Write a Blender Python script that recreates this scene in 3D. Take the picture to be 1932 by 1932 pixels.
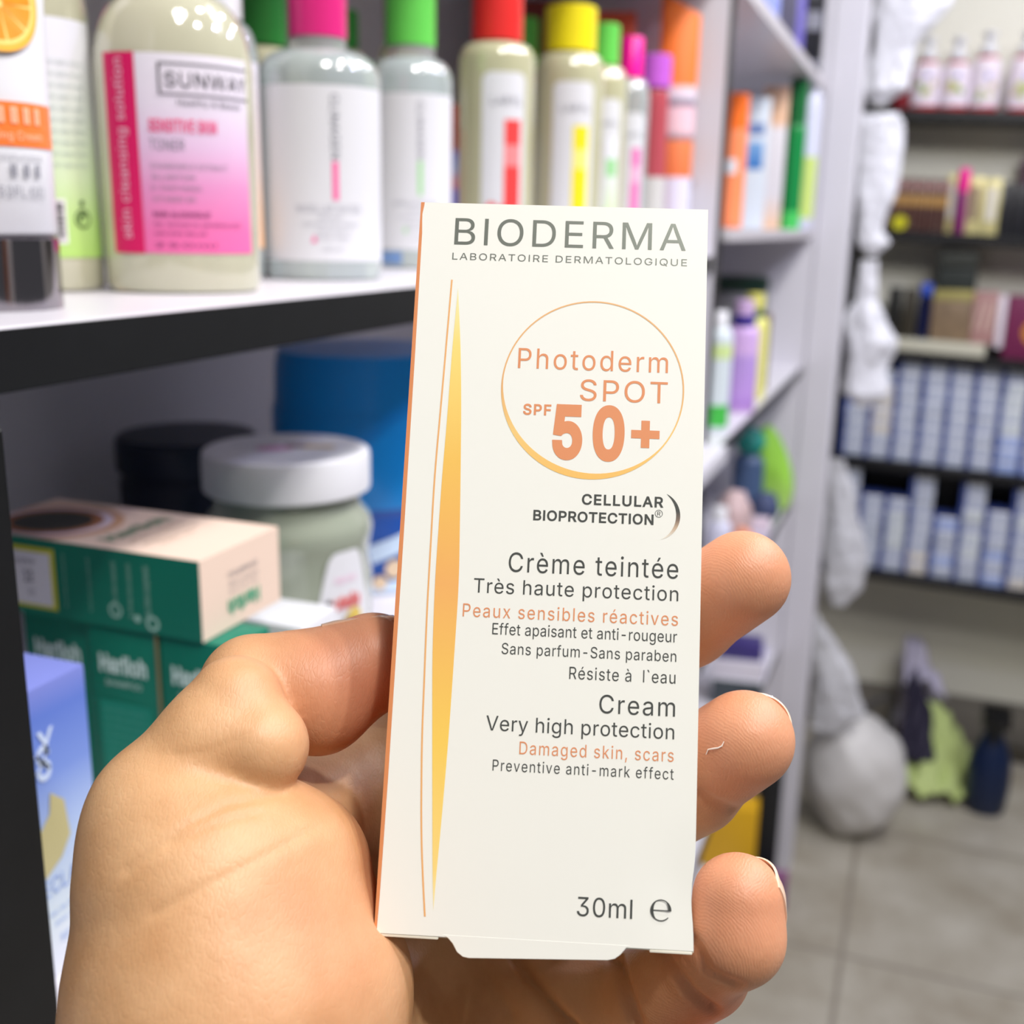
import bpy, bmesh, math, random, os
import numpy as np
from mathutils import Matrix, Vector
from mathutils.geometry import delaunay_2d_cdt
PI = math.pi
R = math.radians
for _o in list(bpy.data.objects):
    bpy.data.objects.remove(_o, do_unlink=True)
scene = bpy.context.scene
COL = scene.collection

# ------------------------------------------------------------------ camera
cam_data = bpy.data.cameras.new('camera')
cam = bpy.data.objects.new('camera', cam_data)
COL.objects.link(cam)
cam_data.sensor_fit = 'HORIZONTAL'
cam_data.sensor_width = 36.0
cam_data.lens = 38.944
cam_data.clip_start = 0.01
cam_data.clip_end = 30
cam.matrix_world = Matrix(((0.35103, 0.22888, -0.90796, 0.0),
                           (-0.93615, 0.10639, -0.33511, 0.0),
                           (0.0199, 0.96762, 0.25161, 1.34),
                           (0, 0, 0, 1)))
cam_data.dof.use_dof = True
cam_data.dof.focus_distance = 0.197
cam_data.dof.aperture_fstop = 15.0
cam_data.dof.aperture_blades = 0
scene.camera = cam

# ------------------------------------------------------------------ light and exposure
vs = scene.view_settings
vs.view_transform = 'Standard'
vs.look = 'None'
vs.gamma = 1.0
vs.use_curve_mapping = False
vs.exposure = -0.1
scene.cycles.use_denoising = True
scene.cycles.max_bounces = 8
scene.cycles.transmission_bounces = 8
scene.cycles.caustics_reflective = False
scene.cycles.caustics_refractive = False

world = bpy.data.worlds.new('world')
scene.world = world
world.use_nodes = True
bg = world.node_tree.nodes['Background']
bg.inputs[0].default_value = (0.93, 0.95, 1.0, 1)
bg.inputs[1].default_value = 0.13


def lamp(name, loc, target, size, watts, color=(1, 1, 1), size_y=None, shape='DISK'):
    d = bpy.data.lights.new(name, 'AREA')
    d.shape = shape
    d.size = size
    if size_y:
        d.size_y = size_y
    d.energy = watts
    d.color = color
    o = bpy.data.objects.new(name, d)
    COL.objects.link(o)
    o.location = loc
    v = Vector(target) - Vector(loc)
    o.rotation_euler = v.to_track_quat('-Z', 'Y').to_euler()
    return o


# a round ceiling light over the photographer and an added fill panel for the far shelves
lamp('ceiling_round_light', (-0.15, -0.4, 2.5), (0.1, 0.0, 1.2), 0.30, 9.5, (1.0, 0.975, 0.94))
lamp('added_fill_light_far', (1.0, -0.6, 2.5), (2.8, -0.1, 0.9), 0.9, 22, (0.96, 0.98, 1.0), 0.7, 'RECTANGLE')
# small recessed ceiling spots: the round highlights on the bottles
SPOTS = [(-0.35, -0.55, 2.48, (1.0, 0.97, 0.92)), (0.05, -1.00, 2.48, (1.0, 0.97, 0.92)), (0.50, -0.42, 2.48, (1.0, 0.96, 0.88)),
         (0.80, -1.15, 2.48, (0.66, 0.66, 1.0)), (1.30, -0.50, 2.48, (1, 1, 1)), (1.75, -1.20, 2.48, (0.70, 0.70, 1.0)), (2.15, -0.55, 2.48, (1, 1, 1))]
for _x, _y, _z, _c in SPOTS:
    lamp('ceiling_spot_light', (_x, _y, _z), (_x, _y + 0.6, 0), 0.10, 8.5, _c)


# ------------------------------------------------------------------ materials
def lin(c):
    if isinstance(c, str):
        c = c.lstrip('#')
        c = tuple(int(c[i:i + 2], 16) / 255 for i in (0, 2, 4))
    return tuple(((v / 12.92) if v <= 0.04045 else ((v + 0.055) / 1.055) ** 2.4) for v in c) + (1.0,)


MATS = {}


def mat(name, color, rough=0.5, metal=0.0, trans=0.0, ior=1.45, vary=0.0, scale=40.0, spec=0.5, coat=0.0, alpha=1.0, sss=0.0):
    """A plain procedural material; vary mixes a little noise into the colour and the gloss."""
    if name in MATS:
        return MATS[name]
    m = bpy.data.materials.new(name)
    m.use_nodes = True
    nt = m.node_tree
    b = nt.nodes['Principled BSDF']
    c = lin(color)
    b.inputs['Base Color'].default_value = c
    b.inputs['Roughness'].default_value = rough
    b.inputs['Metallic'].default_value = metal
    b.inputs['Transmission Weight'].default_value = trans
    b.inputs['IOR'].default_value = ior
    b.inputs['Specular IOR Level'].default_value = spec
    b.inputs['Coat Weight'].default_value = coat
    b.inputs['Coat Roughness'].default_value = 0.05
    b.inputs['Coat IOR'].default_value = 1.85
    b.inputs['Alpha'].default_value = alpha
    if sss:
        b.inputs['Subsurface Weight'].default_value = sss
        b.inputs['Subsurface Radius'].default_value = (1, 0.8, 0.6)
        b.inputs['Subsurface Scale'].default_value = 0.004
    if vary:
        tc = nt.nodes.new('ShaderNodeTexCoord')
        n = nt.nodes.new('ShaderNodeTexNoise')
        n.inputs['Scale'].default_value = scale
        n.inputs['Detail'].default_value = 4
        nt.links.new(tc.outputs['Object'], n.inputs['Vector'])
        mx = nt.nodes.new('ShaderNodeMix')
        mx.data_type = 'RGBA'
        nt.links.new(n.outputs['Fac'], mx.inputs[0])
        mx.inputs[6].default_value = tuple(max(0, v * (1 - vary)) for v in c[:3]) + (1,)
        mx.inputs[7].default_value = tuple(min(1, v * (1 + vary)) for v in c[:3]) + (1,)
        nt.links.new(mx.outputs[2], b.inputs['Base Color'])
    MATS[name] = m
    return m


def grad_mat(name, stops, axis='Z', lo=0.0, hi=1.0, rough=0.4, noise=0.0, coat=0.0, spec=0.5):
    """Printed colour ramp along an object axis between lo and hi (metres)."""
    if name in MATS:
        return MATS[name]
    m = bpy.data.materials.new(name)
    m.use_nodes = True
    nt = m.node_tree
    b = nt.nodes['Principled BSDF']
    b.inputs['Roughness'].default_value = rough
    b.inputs['Coat Weight'].default_value = coat
    b.inputs['Specular IOR Level'].default_value = spec
    tc = nt.nodes.new('ShaderNodeTexCoord')
    sp = nt.nodes.new('ShaderNodeSeparateXYZ')
    nt.links.new(tc.outputs['Object'], sp.inputs[0])
    mr = nt.nodes.new('ShaderNodeMapRange')
    mr.inputs['From Min'].default_value = lo
    mr.inputs['From Max'].default_value = hi
    nt.links.new(sp.outputs[axis], mr.inputs['Value'])
    cr = nt.nodes.new('ShaderNodeValToRGB')
    el = cr.color_ramp.elements
    while len(el) < len(stops):
        el.new(0.5)
    for e, (p, c) in zip(el, stops):
        e.position = p
        e.color = lin(c)
    nt.links.new(mr.outputs[0], cr.inputs[0])
    nt.links.new(cr.outputs[0], b.inputs['Base Color'])
    MATS[name] = m
    return m


# ------------------------------------------------------------------ mesh collector
class G:
    """Collects shapes; make() links them as ONE mesh object."""

    def __init__(self):
        self.v, self.f, self.m = [], [], []

    def add(self, verts, faces, mi=0):
        o = len(self.v)
        self.v += [tuple(p) for p in verts]
        self.f += [tuple(i + o for i in f) for f in faces]
        self.m += [mi] * len(faces)
        return self

    def box(self, x0, x1, y0, y1, z0, z1, mi=0, mis=None):
        """mis: material per face in the order bottom, top, -y, +y, -x, +x"""
        v = [(x0, y0, z0), (x1, y0, z0), (x1, y1, z0), (x0, y1, z0), (x0, y0, z1), (x1, y0, z1), (x1, y1, z1), (x0, y1, z1)]
        f = [(0, 3, 2, 1), (4, 5, 6, 7), (0, 1, 5, 4), (2, 3, 7, 6), (3, 0, 4, 7), (1, 2, 6, 5)]
        o = len(self.v)
        self.v += v
        self.f += [tuple(i + o for i in q) for q in f]
        self.m += list(mis) if mis else [mi] * 6
        return self

    def lathe(self, prof, n=40, mi=0, sy=1.0, cap=True, a0=0.0, a1=2 * PI, cx=0.0, cy=0.0, mis=None):
        """prof: (radius, z) bottom to top; angle 0 is -y (the front)"""
        full = abs(a1 - a0 - 2 * PI) < 1e-6
        k = n if full else n + 1
        vs_, fs, ms = [], [], []
        for r, z in prof:
            for i in range(k):
                a = a0 + (a1 - a0) * i / n
                vs_.append((cx + r * math.sin(a), cy - r * sy * math.cos(a), z))
        for j in range(len(prof) - 1):
            for i in range(n):
                i2 = (i + 1) % k if full else i + 1
                fs.append((j * k + i, j * k + i2, (j + 1) * k + i2, (j + 1) * k + i))
                ms.append(mis[j] if mis else mi)
        if cap and full:
            if prof[0][0] > 1e-5:
                fs.append(tuple(range(k))[::-1]); ms.append(mis[0] if mis else mi)
            if prof[-1][0] > 1e-5:
                fs.append(tuple(range((len(prof) - 1) * k, len(prof) * k))); ms.append(mis[-1] if mis else mi)
        o = len(self.v)
        self.v += vs_
        self.f += [tuple(i + o for i in q) for q in fs]
        self.m += ms
        return self

    def poly(self, pts, mi=0):
        return self.add(pts, [tuple(range(len(pts)))], mi)

    def prism(self, pts, z0, z1, mi=0):
        n = len(pts)
        v = [(x, y, z0) for x, y in pts] + [(x, y, z1) for x, y in pts]
        f = [tuple(range(n))[::-1], tuple(range(n, 2 * n))] + [(i, (i + 1) % n, n + (i + 1) % n, n + i) for i in range(n)]
        return self.add(v, f, mi)

    def tube(self, pts, r, n=10, mi=0):
        pts = [Vector(p) for p in pts]
        rr = r if isinstance(r, (list, tuple)) else [r] * len(pts)
        vs_, fs = [], []
        up = Vector((0.13, 0.21, 0.97))
        for i, p in enumerate(pts):
            d = (pts[min(i + 1, len(pts) - 1)] - pts[max(i - 1, 0)]).normalized()
            s = d.cross(up).normalized()
            t = s.cross(d)
            for k in range(n):
                a = 2 * PI * k / n
                vs_.append(p + (s * math.cos(a) + t * math.sin(a)) * rr[i])
        for i in range(len(pts) - 1):
            for k in range(n):
                fs.append((i * n + k, i * n + (k + 1) % n, (i + 1) * n + (k + 1) % n, (i + 1) * n + k))
        fs.append(tuple(range(n))[::-1])
        fs.append(tuple(range((len(pts) - 1) * n, len(pts) * n)))
        return self.add(vs_, fs, mi)

    def move(self, fn):
        self.v = [tuple(fn(*p)) for p in self.v]
        return self

    def make(self, name, mats, parent=None, loc=(0, 0, 0), rot=(0, 0, 0), bevel=0.0, seg=2, smooth=True, angle=35, mesh=None, subdiv=0):
        me = bpy.data.meshes.new(name)
        me.from_pydata(self.v, [], self.f)
        ml = mats if isinstance(mats, (list, tuple)) else [mats]
        for m in ml:
            me.materials.append(m)
        me.polygons.foreach_set('material_index', self.m)
        bm = bmesh.new()
        bm.from_mesh(me)
        bmesh.ops.remove_doubles(bm, verts=bm.verts, dist=1e-7)
        if bevel:
            es = [e for e in bm.edges if len(e.link_faces) == 2 and e.calc_face_angle(0) > R(40)]
            bmesh.ops.bevel(bm, geom=es, offset=bevel, segments=seg, profile=0.6, affect='EDGES', clamp_overlap=True)
        bmesh.ops.recalc_face_normals(bm, faces=bm.faces) if all(len(e.link_faces) == 2 for e in bm.edges) else None
        bm.to_mesh(me)
        bm.free()
        if smooth:
            me.polygons.foreach_set('use_smooth', [True] * len(me.polygons))
            try:
                me.set_sharp_from_angle(angle=R(angle))
            except Exception:
                pass
        o = bpy.data.objects.new(name, me)
        COL.objects.link(o)
        o.location = loc
        o.rotation_euler = rot
        if parent:
            o.parent = parent
        if subdiv:
            s = o.modifiers.new('smooth', 'SUBSURF')
            s.levels = s.render_levels = subdiv
        return o


def tag(o, label, cat, group=None):
    o['label'] = label
    o['category'] = cat
    if group:
        o['group'] = group
    return o


def thing(name, label, cat, loc=(0, 0, 0), rz=0.0, group=None, rx=0.0):
    o = bpy.data.objects.new(name, None)
    o.empty_display_size = 0.02
    COL.objects.link(o)
    o.location = loc
    o.rotation_euler = (rx, 0, rz)
    return tag(o, label, cat, group)


def struct(o):
    o['kind'] = 'structure'
    return o


# ------------------------------------------------------------------ lettering
try:
    FONT = bpy.data.fonts.load(os.path.join(bpy.utils.system_resource('DATAFILES'), 'fonts', 'Inter.woff2'))
except Exception:
    FONT = None
_tc = {}


def glyphs(s, bold=0.0, spacing=1.0, res=3):
    """Flat outline mesh of a string, scaled so that a capital H is 1 high: (verts, faces, x0, x1)."""
    key = (s, bold, spacing, res)
    if key in _tc:
        return _tc[key]

    def conv(t, b):
        """Outlines of the text as loops; filled by winding number, since this font's strokes overlap."""
        cu = bpy.data.curves.new('lettering', 'FONT')
        # this font draws a serifed I and a tailed l; the plain upright forms match the printed sans serif
        cu.body = t.replace('I', '\u0399').replace('l', '\u217c') if FONT else t
        if FONT:
            cu.font = FONT
        cu.size = 1.0
        cu.offset = b
        cu.space_character = spacing
        cu.resolution_u = res
        cu.fill_mode = 'NONE'
        ob = bpy.data.objects.new('lettering', cu)
        me = bpy.data.meshes.new_from_object(ob)
        co = [tuple(p.co)[:2] for p in me.vertices]
        nb = {}
        for e in me.edges:
            i, j = e.vertices
            nb.setdefault(i, []).append(j)
            nb.setdefault(j, []).append(i)
        bpy.data.objects.remove(ob)
        bpy.data.curves.remove(cu)
        bpy.data.meshes.remove(me)
        seen, loops = set(), []
        for i in range(len(co)):
            if i in seen or i not in nb:
                continue
            lp, prev, cur = [i], None, i
            seen.add(i)
            while True:
                nx_ = [q for q in nb[cur] if q not in seen]
                if not nx_:
                    break
                # follow the stored vertex order where possible
                nx_.sort(key=lambda q: (q != cur + 1, q))
                cur = nx_[0]
                seen.add(cur)
                lp.append(cur)
            if len(lp) > 2:
                loops.append([co[q] for q in lp])

        def area(L):
            return 0.5 * sum(L[k][0] * L[(k + 1) % len(L)][1] - L[(k + 1) % len(L)][0] * L[k][1] for k in range(len(L)))
        if not loops:
            return [], []
        sgn = 1 if sum(area(L) for L in loops) > 0 else -1
        if b:
            fat = []
            for L in loops:
                n = len(L)
                q = []
                for k in range(n):
                    (ax_, ay_), (bx_, by_), (cx_, cy_) = L[k - 1], L[k], L[(k + 1) % n]
                    d1 = Vector((bx_ - ax_, by_ - ay_)).normalized()
                    d2 = Vector((cx_ - bx_, cy_ - by_)).normalized()
                    n1 = Vector((d1.y, -d1.x)) * sgn
                    n2 = Vector((d2.y, -d2.x)) * sgn
                    h = n1 + n2
                    h = h / max(0.5, h.dot(n1)) if h.length > 1e-4 else n1
                    q.append((bx_ + h.x * b, by_ + h.y * b))
                fat.append(q)
            loops = fat
        pts, eds = [], []
        for L in loops:
            n0 = len(pts)
            pts += [Vector(p) for p in L]
            eds += [(n0 + k, n0 + (k + 1) % len(L)) for k in range(len(L))]
        vv, _e, tri, *_r = delaunay_2d_cdt(pts, eds, [], 0, 1e-5)
        T = np.array([[tuple(vv[q]) for q in t_] for t_ in tri if len(t_) == 3])
        ti = [t_ for t_ in tri if len(t_) == 3]
        cxy = T.mean(1)
        wn = np.zeros(len(cxy))
        for L in loops:
            A = np.array(L); B = np.roll(A, -1, 0)
            for (x0, y0), (x1, y1) in zip(A, B):
                side = (x1 - x0) * (cxy[:, 1] - y0) - (cxy[:, 0] - x0) * (y1 - y0)
                wn += (y0 <= cxy[:, 1]) & (y1 > cxy[:, 1]) & (side > 0)
                wn -= ((y0 > cxy[:, 1]) & (y1 <= cxy[:, 1]) & (side < 0)).astype(float)
        return [tuple(p) for p in vv], [tuple(t_) for t_, w_ in zip(ti, wn) if w_ != 0]
    if '_cap' not in _tc:
        v, f = conv('H', 0.0)
        _tc['_cap'] = max(p[1] for p in v)
    cap = _tc['_cap']
    v, f = conv(s, bold)
    v = [(p[0] / cap, p[1] / cap) for p in v]
    xs = [p[0] for p in v] or [0, 1]
    _tc[key] = (v, f, min(xs), max(xs))
    return _tc[key]


def write(g, s, x0, x1, y, cap, fn, bold=0.0, spacing=1.0, mi=0, res=3):
    """Put string s between x0 and x1 on baseline y with capitals cap high; fn maps (x, y) to 3D. x1 None keeps the font's width."""
    v, f, a, b = glyphs(s, bold, spacing, res)
    k = (x1 - x0) / (b - a) if x1 is not None else cap
    g.add([fn(x0 + (p[0] - a) * k, y + p[1] * cap) for p in v], f, mi)
    return g

# ------------------------------------------------------------------ the room
m_wall = mat('wall_paint', (0.90, 0.89, 0.84), rough=0.75, vary=0.03, scale=6)
m_wall_l = mat('wall_paint_left', (0.74, 0.73, 0.74), rough=0.75, vary=0.03, scale=6)
m_ceil = mat('ceiling_paint', (0.86, 0.86, 0.85), rough=0.8)
m_base = mat('baseboard_grey', (0.47, 0.45, 0.42), rough=0.55, vary=0.05)
m_lam = mat('white_laminate', (0.84, 0.83, 0.86), rough=0.35, vary=0.012, scale=15)
m_lam_d = mat('grey_laminate', (0.76, 0.74, 0.76), rough=0.45, vary=0.02, scale=15)
m_blk = mat('black_edging', (0.055, 0.06, 0.07), rough=0.42, vary=0.35, scale=60)
m_blk_s = mat('black_shelf_board', (0.085, 0.085, 0.095), rough=0.4, vary=0.2, scale=30)


def floor_material():
    m = bpy.data.materials.new('floor_tiles')
    m.use_nodes = True
    nt = m.node_tree
    L = nt.links.new
    b = nt.nodes['Principled BSDF']
    tc = nt.nodes.new('ShaderNodeTexCoord')
    mp = nt.nodes.new('ShaderNodeMapping')
    mp.inputs['Location'].default_value = (-1.95, -0.03, 0)
    L(tc.outputs['Object'], mp.inputs[0])
    br = nt.nodes.new('ShaderNodeTexBrick')
    br.offset = 0.0
    br.inputs['Scale'].default_value = 1.0
    br.inputs['Brick Width'].default_value = 0.5
    br.inputs['Row Height'].default_value = 0.5
    br.inputs['Mortar Size'].default_value = 0.006
    br.inputs['Mortar Smooth'].default_value = 0.4
    L(mp.outputs[0], br.inputs['Vector'])
    n = nt.nodes.new('ShaderNodeTexNoise'); n.inputs['Scale'].default_value = 5; n.inputs['Detail'].default_value = 6; n.inputs['Roughness'].default_value = 0.65
    L(tc.outputs['Object'], n.inputs['Vector'])
    cr = nt.nodes.new('ShaderNodeValToRGB')
    cr.color_ramp.elements[0].position = 0.32; cr.color_ramp.elements[0].color = lin((0.58, 0.545, 0.48))
    cr.color_ramp.elements[1].position = 0.68; cr.color_ramp.elements[1].color = lin((0.72, 0.70, 0.65))
    L(n.outputs['Fac'], cr.inputs[0])
    mx = nt.nodes.new('ShaderNodeMix'); mx.data_type = 'RGBA'
    L(br.outputs['Fac'], mx.inputs[0]); L(cr.outputs[0], mx.inputs[6])
    mx.inputs[7].default_value = lin((0.53, 0.50, 0.45))
    L(mx.outputs[2], b.inputs['Base Color'])
    b.inputs['Roughness'].default_value = 0.28
    return m


g = G().box(-1.6, 3.14, -2.2, 0.56, -0.06, 0)
struct(g.make('floor', [floor_material()]))
g = G().box(-1.6, 3.14, -2.2, 0.56, 2.56, 2.62)
struct(g.make('ceiling', [m_ceil]))
g = G().box(-1.6, 3.14, 0.52, 0.56, 0, 2.56)
struct(g.make('wall_left', [m_wall_l]))
g = G().box(3.04, 3.14, -2.2, 0.52, 0, 2.56)
struct(g.make('wall_far', [m_wall]))
g = G().box(3.015, 3.04, -2.2, 0.52, 0, 0.115)
g.box(3.022, 3.04, -2.2, 0.52, 0.115, 0.128)
struct(g.make('baseboard_far', [m_base], bevel=0.002))

# ------------------------------------------------------------------ white shelving along the left wall
Z1, ZLOW, ZMID, ZBL, ZUP = 1.310, 1.098, 1.340, 1.085, 1.600
unit = thing('shelving_unit', 'tall white shelving unit with black front edges along the left wall', 'shelving', (0.7, 0.4, 0))
unit_inv = Matrix.Translation((-0.7, -0.4, 0))


def upart(name, g, m, bevel=0.0008):
    g.move(lambda x, y, z: (x - 0.7, y - 0.4, z))
    return g.make(name, m, unit, bevel=bevel, seg=1)


def shelf(x0, x1, yf, zt, th=0.017, edge=m_blk, mats=m_lam):
    s = upart('shelf', G().box(x0, x1, yf + 0.002, 0.515, zt - th, zt), [mats])
    e = G().box(x0, x1, yf, yf + 0.002, zt - th, zt - 0.0005)
    e.move(lambda x, y, z: (x - 0.7, y - 0.4, z))
    e.make('edge_strip', [edge], s)
    return s


shelf(-0.35, 1.262, 0.234, Z1, 0.0175)
shelf(-0.35, 1.262, 0.234, ZUP + 0.02, 0.0175)
shelf(-0.35, 1.262, 0.203, ZLOW, 0.017, edge=m_lam)
shelf(-0.35, 1.262, 0.234, 0.60, 0.017)
shelf(1.285, 2.19, 0.222, ZUP, 0.017, edge=m_lam_d)
shelf(1.285, 2.19, 0.222, ZMID, 0.014, edge=m_lam_d)
shelf(1.285, 2.19, 0.222, ZBL, 0.017)
shelf(1.285, 2.19, 0.222, 0.82, 0.017)
shelf(1.285, 2.19, 0.222, 0.50, 0.017)
shelf(1.285, 2.19, 0.222, 0.10, 0.017)


def panel(x0, x1, yf, edge):
    s = upart('side_panel', G().box(x0, x1, yf + 0.002, 0.518, 0, 2.2), [m_lam])
    e = G().box(x0, x1, yf, yf + 0.002, 0, 2.2)
    e.move(lambda x, y, z: (x - 0.7, y - 0.4, z))
    e.make('edge_strip', [edge], s)


panel(1.262, 1.285, 0.230, m_blk)
panel(2.19, 2.21, 0.218, m_lam)
# black upright in front of the lower shelf, at the left
upart('upright', G().box(0.120, 0.1985, 0.2005, 0.2035, 0, 1.2915), [m_blk])
# peg hole plug on the inner face of the divider
g = G().lathe([(0.0, 0), (0.004, 0), (0.0045, 0.0008), (0.0045, 0.0012)], 16)
g.move(lambda x, y, z: (1.262 - z, 0.262 + x, 1.388 + y))
upart('hole_plug', g, [m_lam_d], 0)
# end post
post = G().box(2.19, 2.26, 0.158, 0.2175, 0, 2.55)
post = upart('end_post', post, [m_lam], 0.003)

# ------------------------------------------------------------------ black wall shelves across the far wall (they sag a little to the right)
TILT = 0.038


def rz_(z, y):
    return z + TILT * (y - 0.06)


m_s3 = mat('clear_shelf_strip', (0.78, 0.77, 0.70), rough=0.25)
rack = thing('wall_shelves', 'black wall shelves crossing the far wall to the right', 'shelves', (2.9, -0.4, 0))


def rshelf(z, th=0.024, y0=-1.3, y1=0.20):
    g = G().box(2.76, 3.038, y0, y1, z - th, z)
    g.move(lambda x, y, zz: (x - 2.9, y + 0.4, rz_(zz, y)))
    return g.make('shelf', [m_blk_s], rack, bevel=0.002, seg=1)


RZ = {'s1': 1.605, 's2': 1.343, 's3': 1.072, 's4': 0.808, 's5': 0.532}
for z in RZ.values():
    rshelf(z)
g = G().box(2.757, 2.95, -0.125, 0.16, RZ['s3'], RZ['s3'] + 0.028)
g.move(lambda x, y, zz: (x - 2.9, y + 0.4, rz_(zz, y)))
g.make('riser_board', [m_s3], rack, bevel=0.002)
g = G().box(2.905, 2.918, -1.3, 0.2, 0.53, 1.05)
g.move(lambda x, y, zz: (x - 2.9, y + 0.4, rz_(zz, y)))
g.make('back_board', [m_blk_s], rack)
g = G().box(2.905, 2.918, -1.3, 0.2, 1.07, 1.98)  # added pale board, set forward of the wall to catch more light
g.move(lambda x, y, zz: (x - 2.9, y + 0.4, zz))
g.make('added_back_panel', [m_wall], rack)
for yy in (0.185, -1.29):
    g = G().box(2.80, 3.036, yy - 0.008, yy + 0.008, 0.5, 1.95)
    g.move(lambda x, y, zz: (x - 2.9, y + 0.4, zz))
    g.make('bracket', [m_blk_s], rack, bevel=0.001)

# ------------------------------------------------------------------ containers
def facing(x, y):
    """rotation that turns a thing's front (-y) towards the aisle where the photographer stands"""
    return math.atan2(-y, -x) + PI / 2


def plastic(name, c, rough=0.3, **k):
    return mat(name, c, rough=rough, vary=0.02, **k)


m_white = plastic('white_plastic', (0.89, 0.89, 0.91), 0.3)
m_label = mat('white_label', (0.87, 0.87, 0.89), rough=0.35, vary=0.01)
m_grey_t = mat('grey_print', (0.52, 0.52, 0.56), rough=0.5)
m_dark_t = mat('dark_print', (0.22, 0.21, 0.24), rough=0.5)
m_white_t = mat('white_print', (0.96, 0.95, 0.95), rough=0.5)
m_oil = mat('pale_yellow_liquid', (0.94, 0.93, 0.81), rough=0.10, trans=0.42, ior=1.30, coat=1.0)
m_oil2 = mat('yellow_green_liquid', (0.91, 0.90, 0.74), rough=0.07, trans=0.36, ior=1.30, coat=1.0)
m_clear = mat('clear_liquid', (0.90, 0.95, 0.95), rough=0.05, trans=0.55, ior=1.30, coat=1.0)
m_clearcap = mat('clear_collar', (0.95, 0.95, 0.95), rough=0.08, trans=0.7, ior=1.3)
m_pink = plastic('pink_cap', (0.86, 0.16, 0.49), 0.3)
m_green = plastic('bright_green_cap', (0.40, 0.80, 0.33), 0.3)
m_dgreen = plastic('dark_green_cap', (0.14, 0.47, 0.17), 0.35)
m_red = plastic('red_cap', (0.87, 0.18, 0.17), 0.3)
m_dred = plastic('dark_red_cap', (0.68, 0.13, 0.13), 0.3)
m_yellow = plastic('yellow_cap', (0.93, 0.86, 0.10), 0.3)
m_mag = plastic('magenta_cap', (1.0, 0.07, 0.62), 0.3)
m_purple = plastic('purple_cap', (0.76, 0.38, 0.82), 0.3)
m_orange = plastic('orange_plastic', (0.98, 0.46, 0.16), 0.32)
m_chrome = mat('chrome', (0.62, 0.60, 0.62), rough=0.1, metal=1.0)


def arc_fn(r, sy=1.0, eps=0.0004):
    """(x along the front arc, height) -> point on a round body"""
    def fn(x, y):
        a = x / r
        return ((r + eps) * math.sin(a), -(r + eps) * sy * math.cos(a), y)
    return fn


def arc_patch(g, r, x0, x1, z0, z1, sy=1.0, eps=0.0003, mi=0, n=24, round_=0.0):
    if round_:
        m = 6
        zs_ = [z0] + [z1 - round_ + round_ * math.sin(PI / 2 * k / m) for k in range(m + 1)]
        for k in range(len(zs_) - 1):
            def inset(z):
                t = max(0.0, (z - (z1 - round_)) / round_)
                return round_ * (1 - math.sqrt(max(0.0, 1 - t * t)))
            ia, ib = inset(zs_[k]), inset(zs_[k + 1])
            fn = arc_fn(r, sy, eps)
            pa = [fn(x0 + ia + (x1 - x0 - 2 * ia) * i / n, zs_[k]) for i in range(n + 1)]
            pb = [fn(x0 + ib + (x1 - x0 - 2 * ib) * i / n, zs_[k + 1]) for i in range(n + 1)]
            g.add(pa + pb, [(i, i + 1, n + 2 + i, n + 1 + i) for i in range(n)], mi)
        return g
    return g.lathe([(r + eps, z0), (r + eps, z1)], n, mi, sy, cap=False, a0=x0 / r, a1=x1 / r)


def round_body(r, hs, rn, hn, base=0.003):
    """profile of a bottle: straight to hs, curved shoulder to neck rn at hn"""
    p = [(0.0, 0.002), (r * 0.8, 0.0), (r - base * 0.4, base * 0.25), (r, base)]
    p += [(r, hs * k / 6) for k in range(1, 7)]
    m = 9
    for k in range(1, m + 1):
        a = PI / 2 * k / m
        p.append((rn + (r - rn) * math.cos(a) ** 0.9, hs + (hn - hs) * math.sin(a)))
    return p


def ribbed_cap(g, r, z0, z1, n=48, depth=0.0003, mi=0):
    vs_ = []
    prof = [(1.0, z0), (1.0, z1 - 0.0012), (0.93, z1)]
    for s, z in prof:
        for i in range(n):
            a = 2 * PI * i / n
            rr = r * s - (depth if i % 2 else 0)
            vs_.append((rr * math.sin(a), -rr * math.cos(a), z))
    f = [(j * n + i, j * n + (i + 1) % n, (j + 1) * n + (i + 1) % n, (j + 1) * n + i) for j in range(2) for i in range(n)]
    f += [tuple(range(n))[::-1], tuple(range(2 * n, 3 * n))]
    return g.add(vs_, f, mi)


def bottle(label, x, y, z, r, hs, rn, hn, cap, cap_m, body_m, sy=1.0, name='bottle', group=None, collar=None, rz=None, cat='bottle'):
    """cap = (radius, bottom, top)"""
    t = thing(name, label, cat, (x, y, z), facing(x, y) if rz is None else rz, group)
    G().lathe(round_body(r, hs, rn, hn), 48, 0, sy).make('body', [body_m], t, angle=50)
    if cap:
        g = G()
        ribbed_cap(g, *cap)
        g.make('cap', [cap_m], t)
    if collar:
        G().lathe([(collar[0], collar[1]), (collar[0] * 1.02, (collar[1] + collar[2]) / 2), (collar[0], collar[2])], 32).make('collar', [m_clearcap], t)
    return t


def words(parent, lines, fn, m, name='lettering'):
    """lines: (text, x0, x1, baseline, cap height[, bold])"""
    g = G()
    for q in lines:
        s, a, b, yy, c = q[:5]
        write(g, s, a, b, yy, c, fn, q[5] if len(q) > 5 else 0.0, 1.05, res=2)
    return g.make(name, [m], parent, smooth=False)


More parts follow.
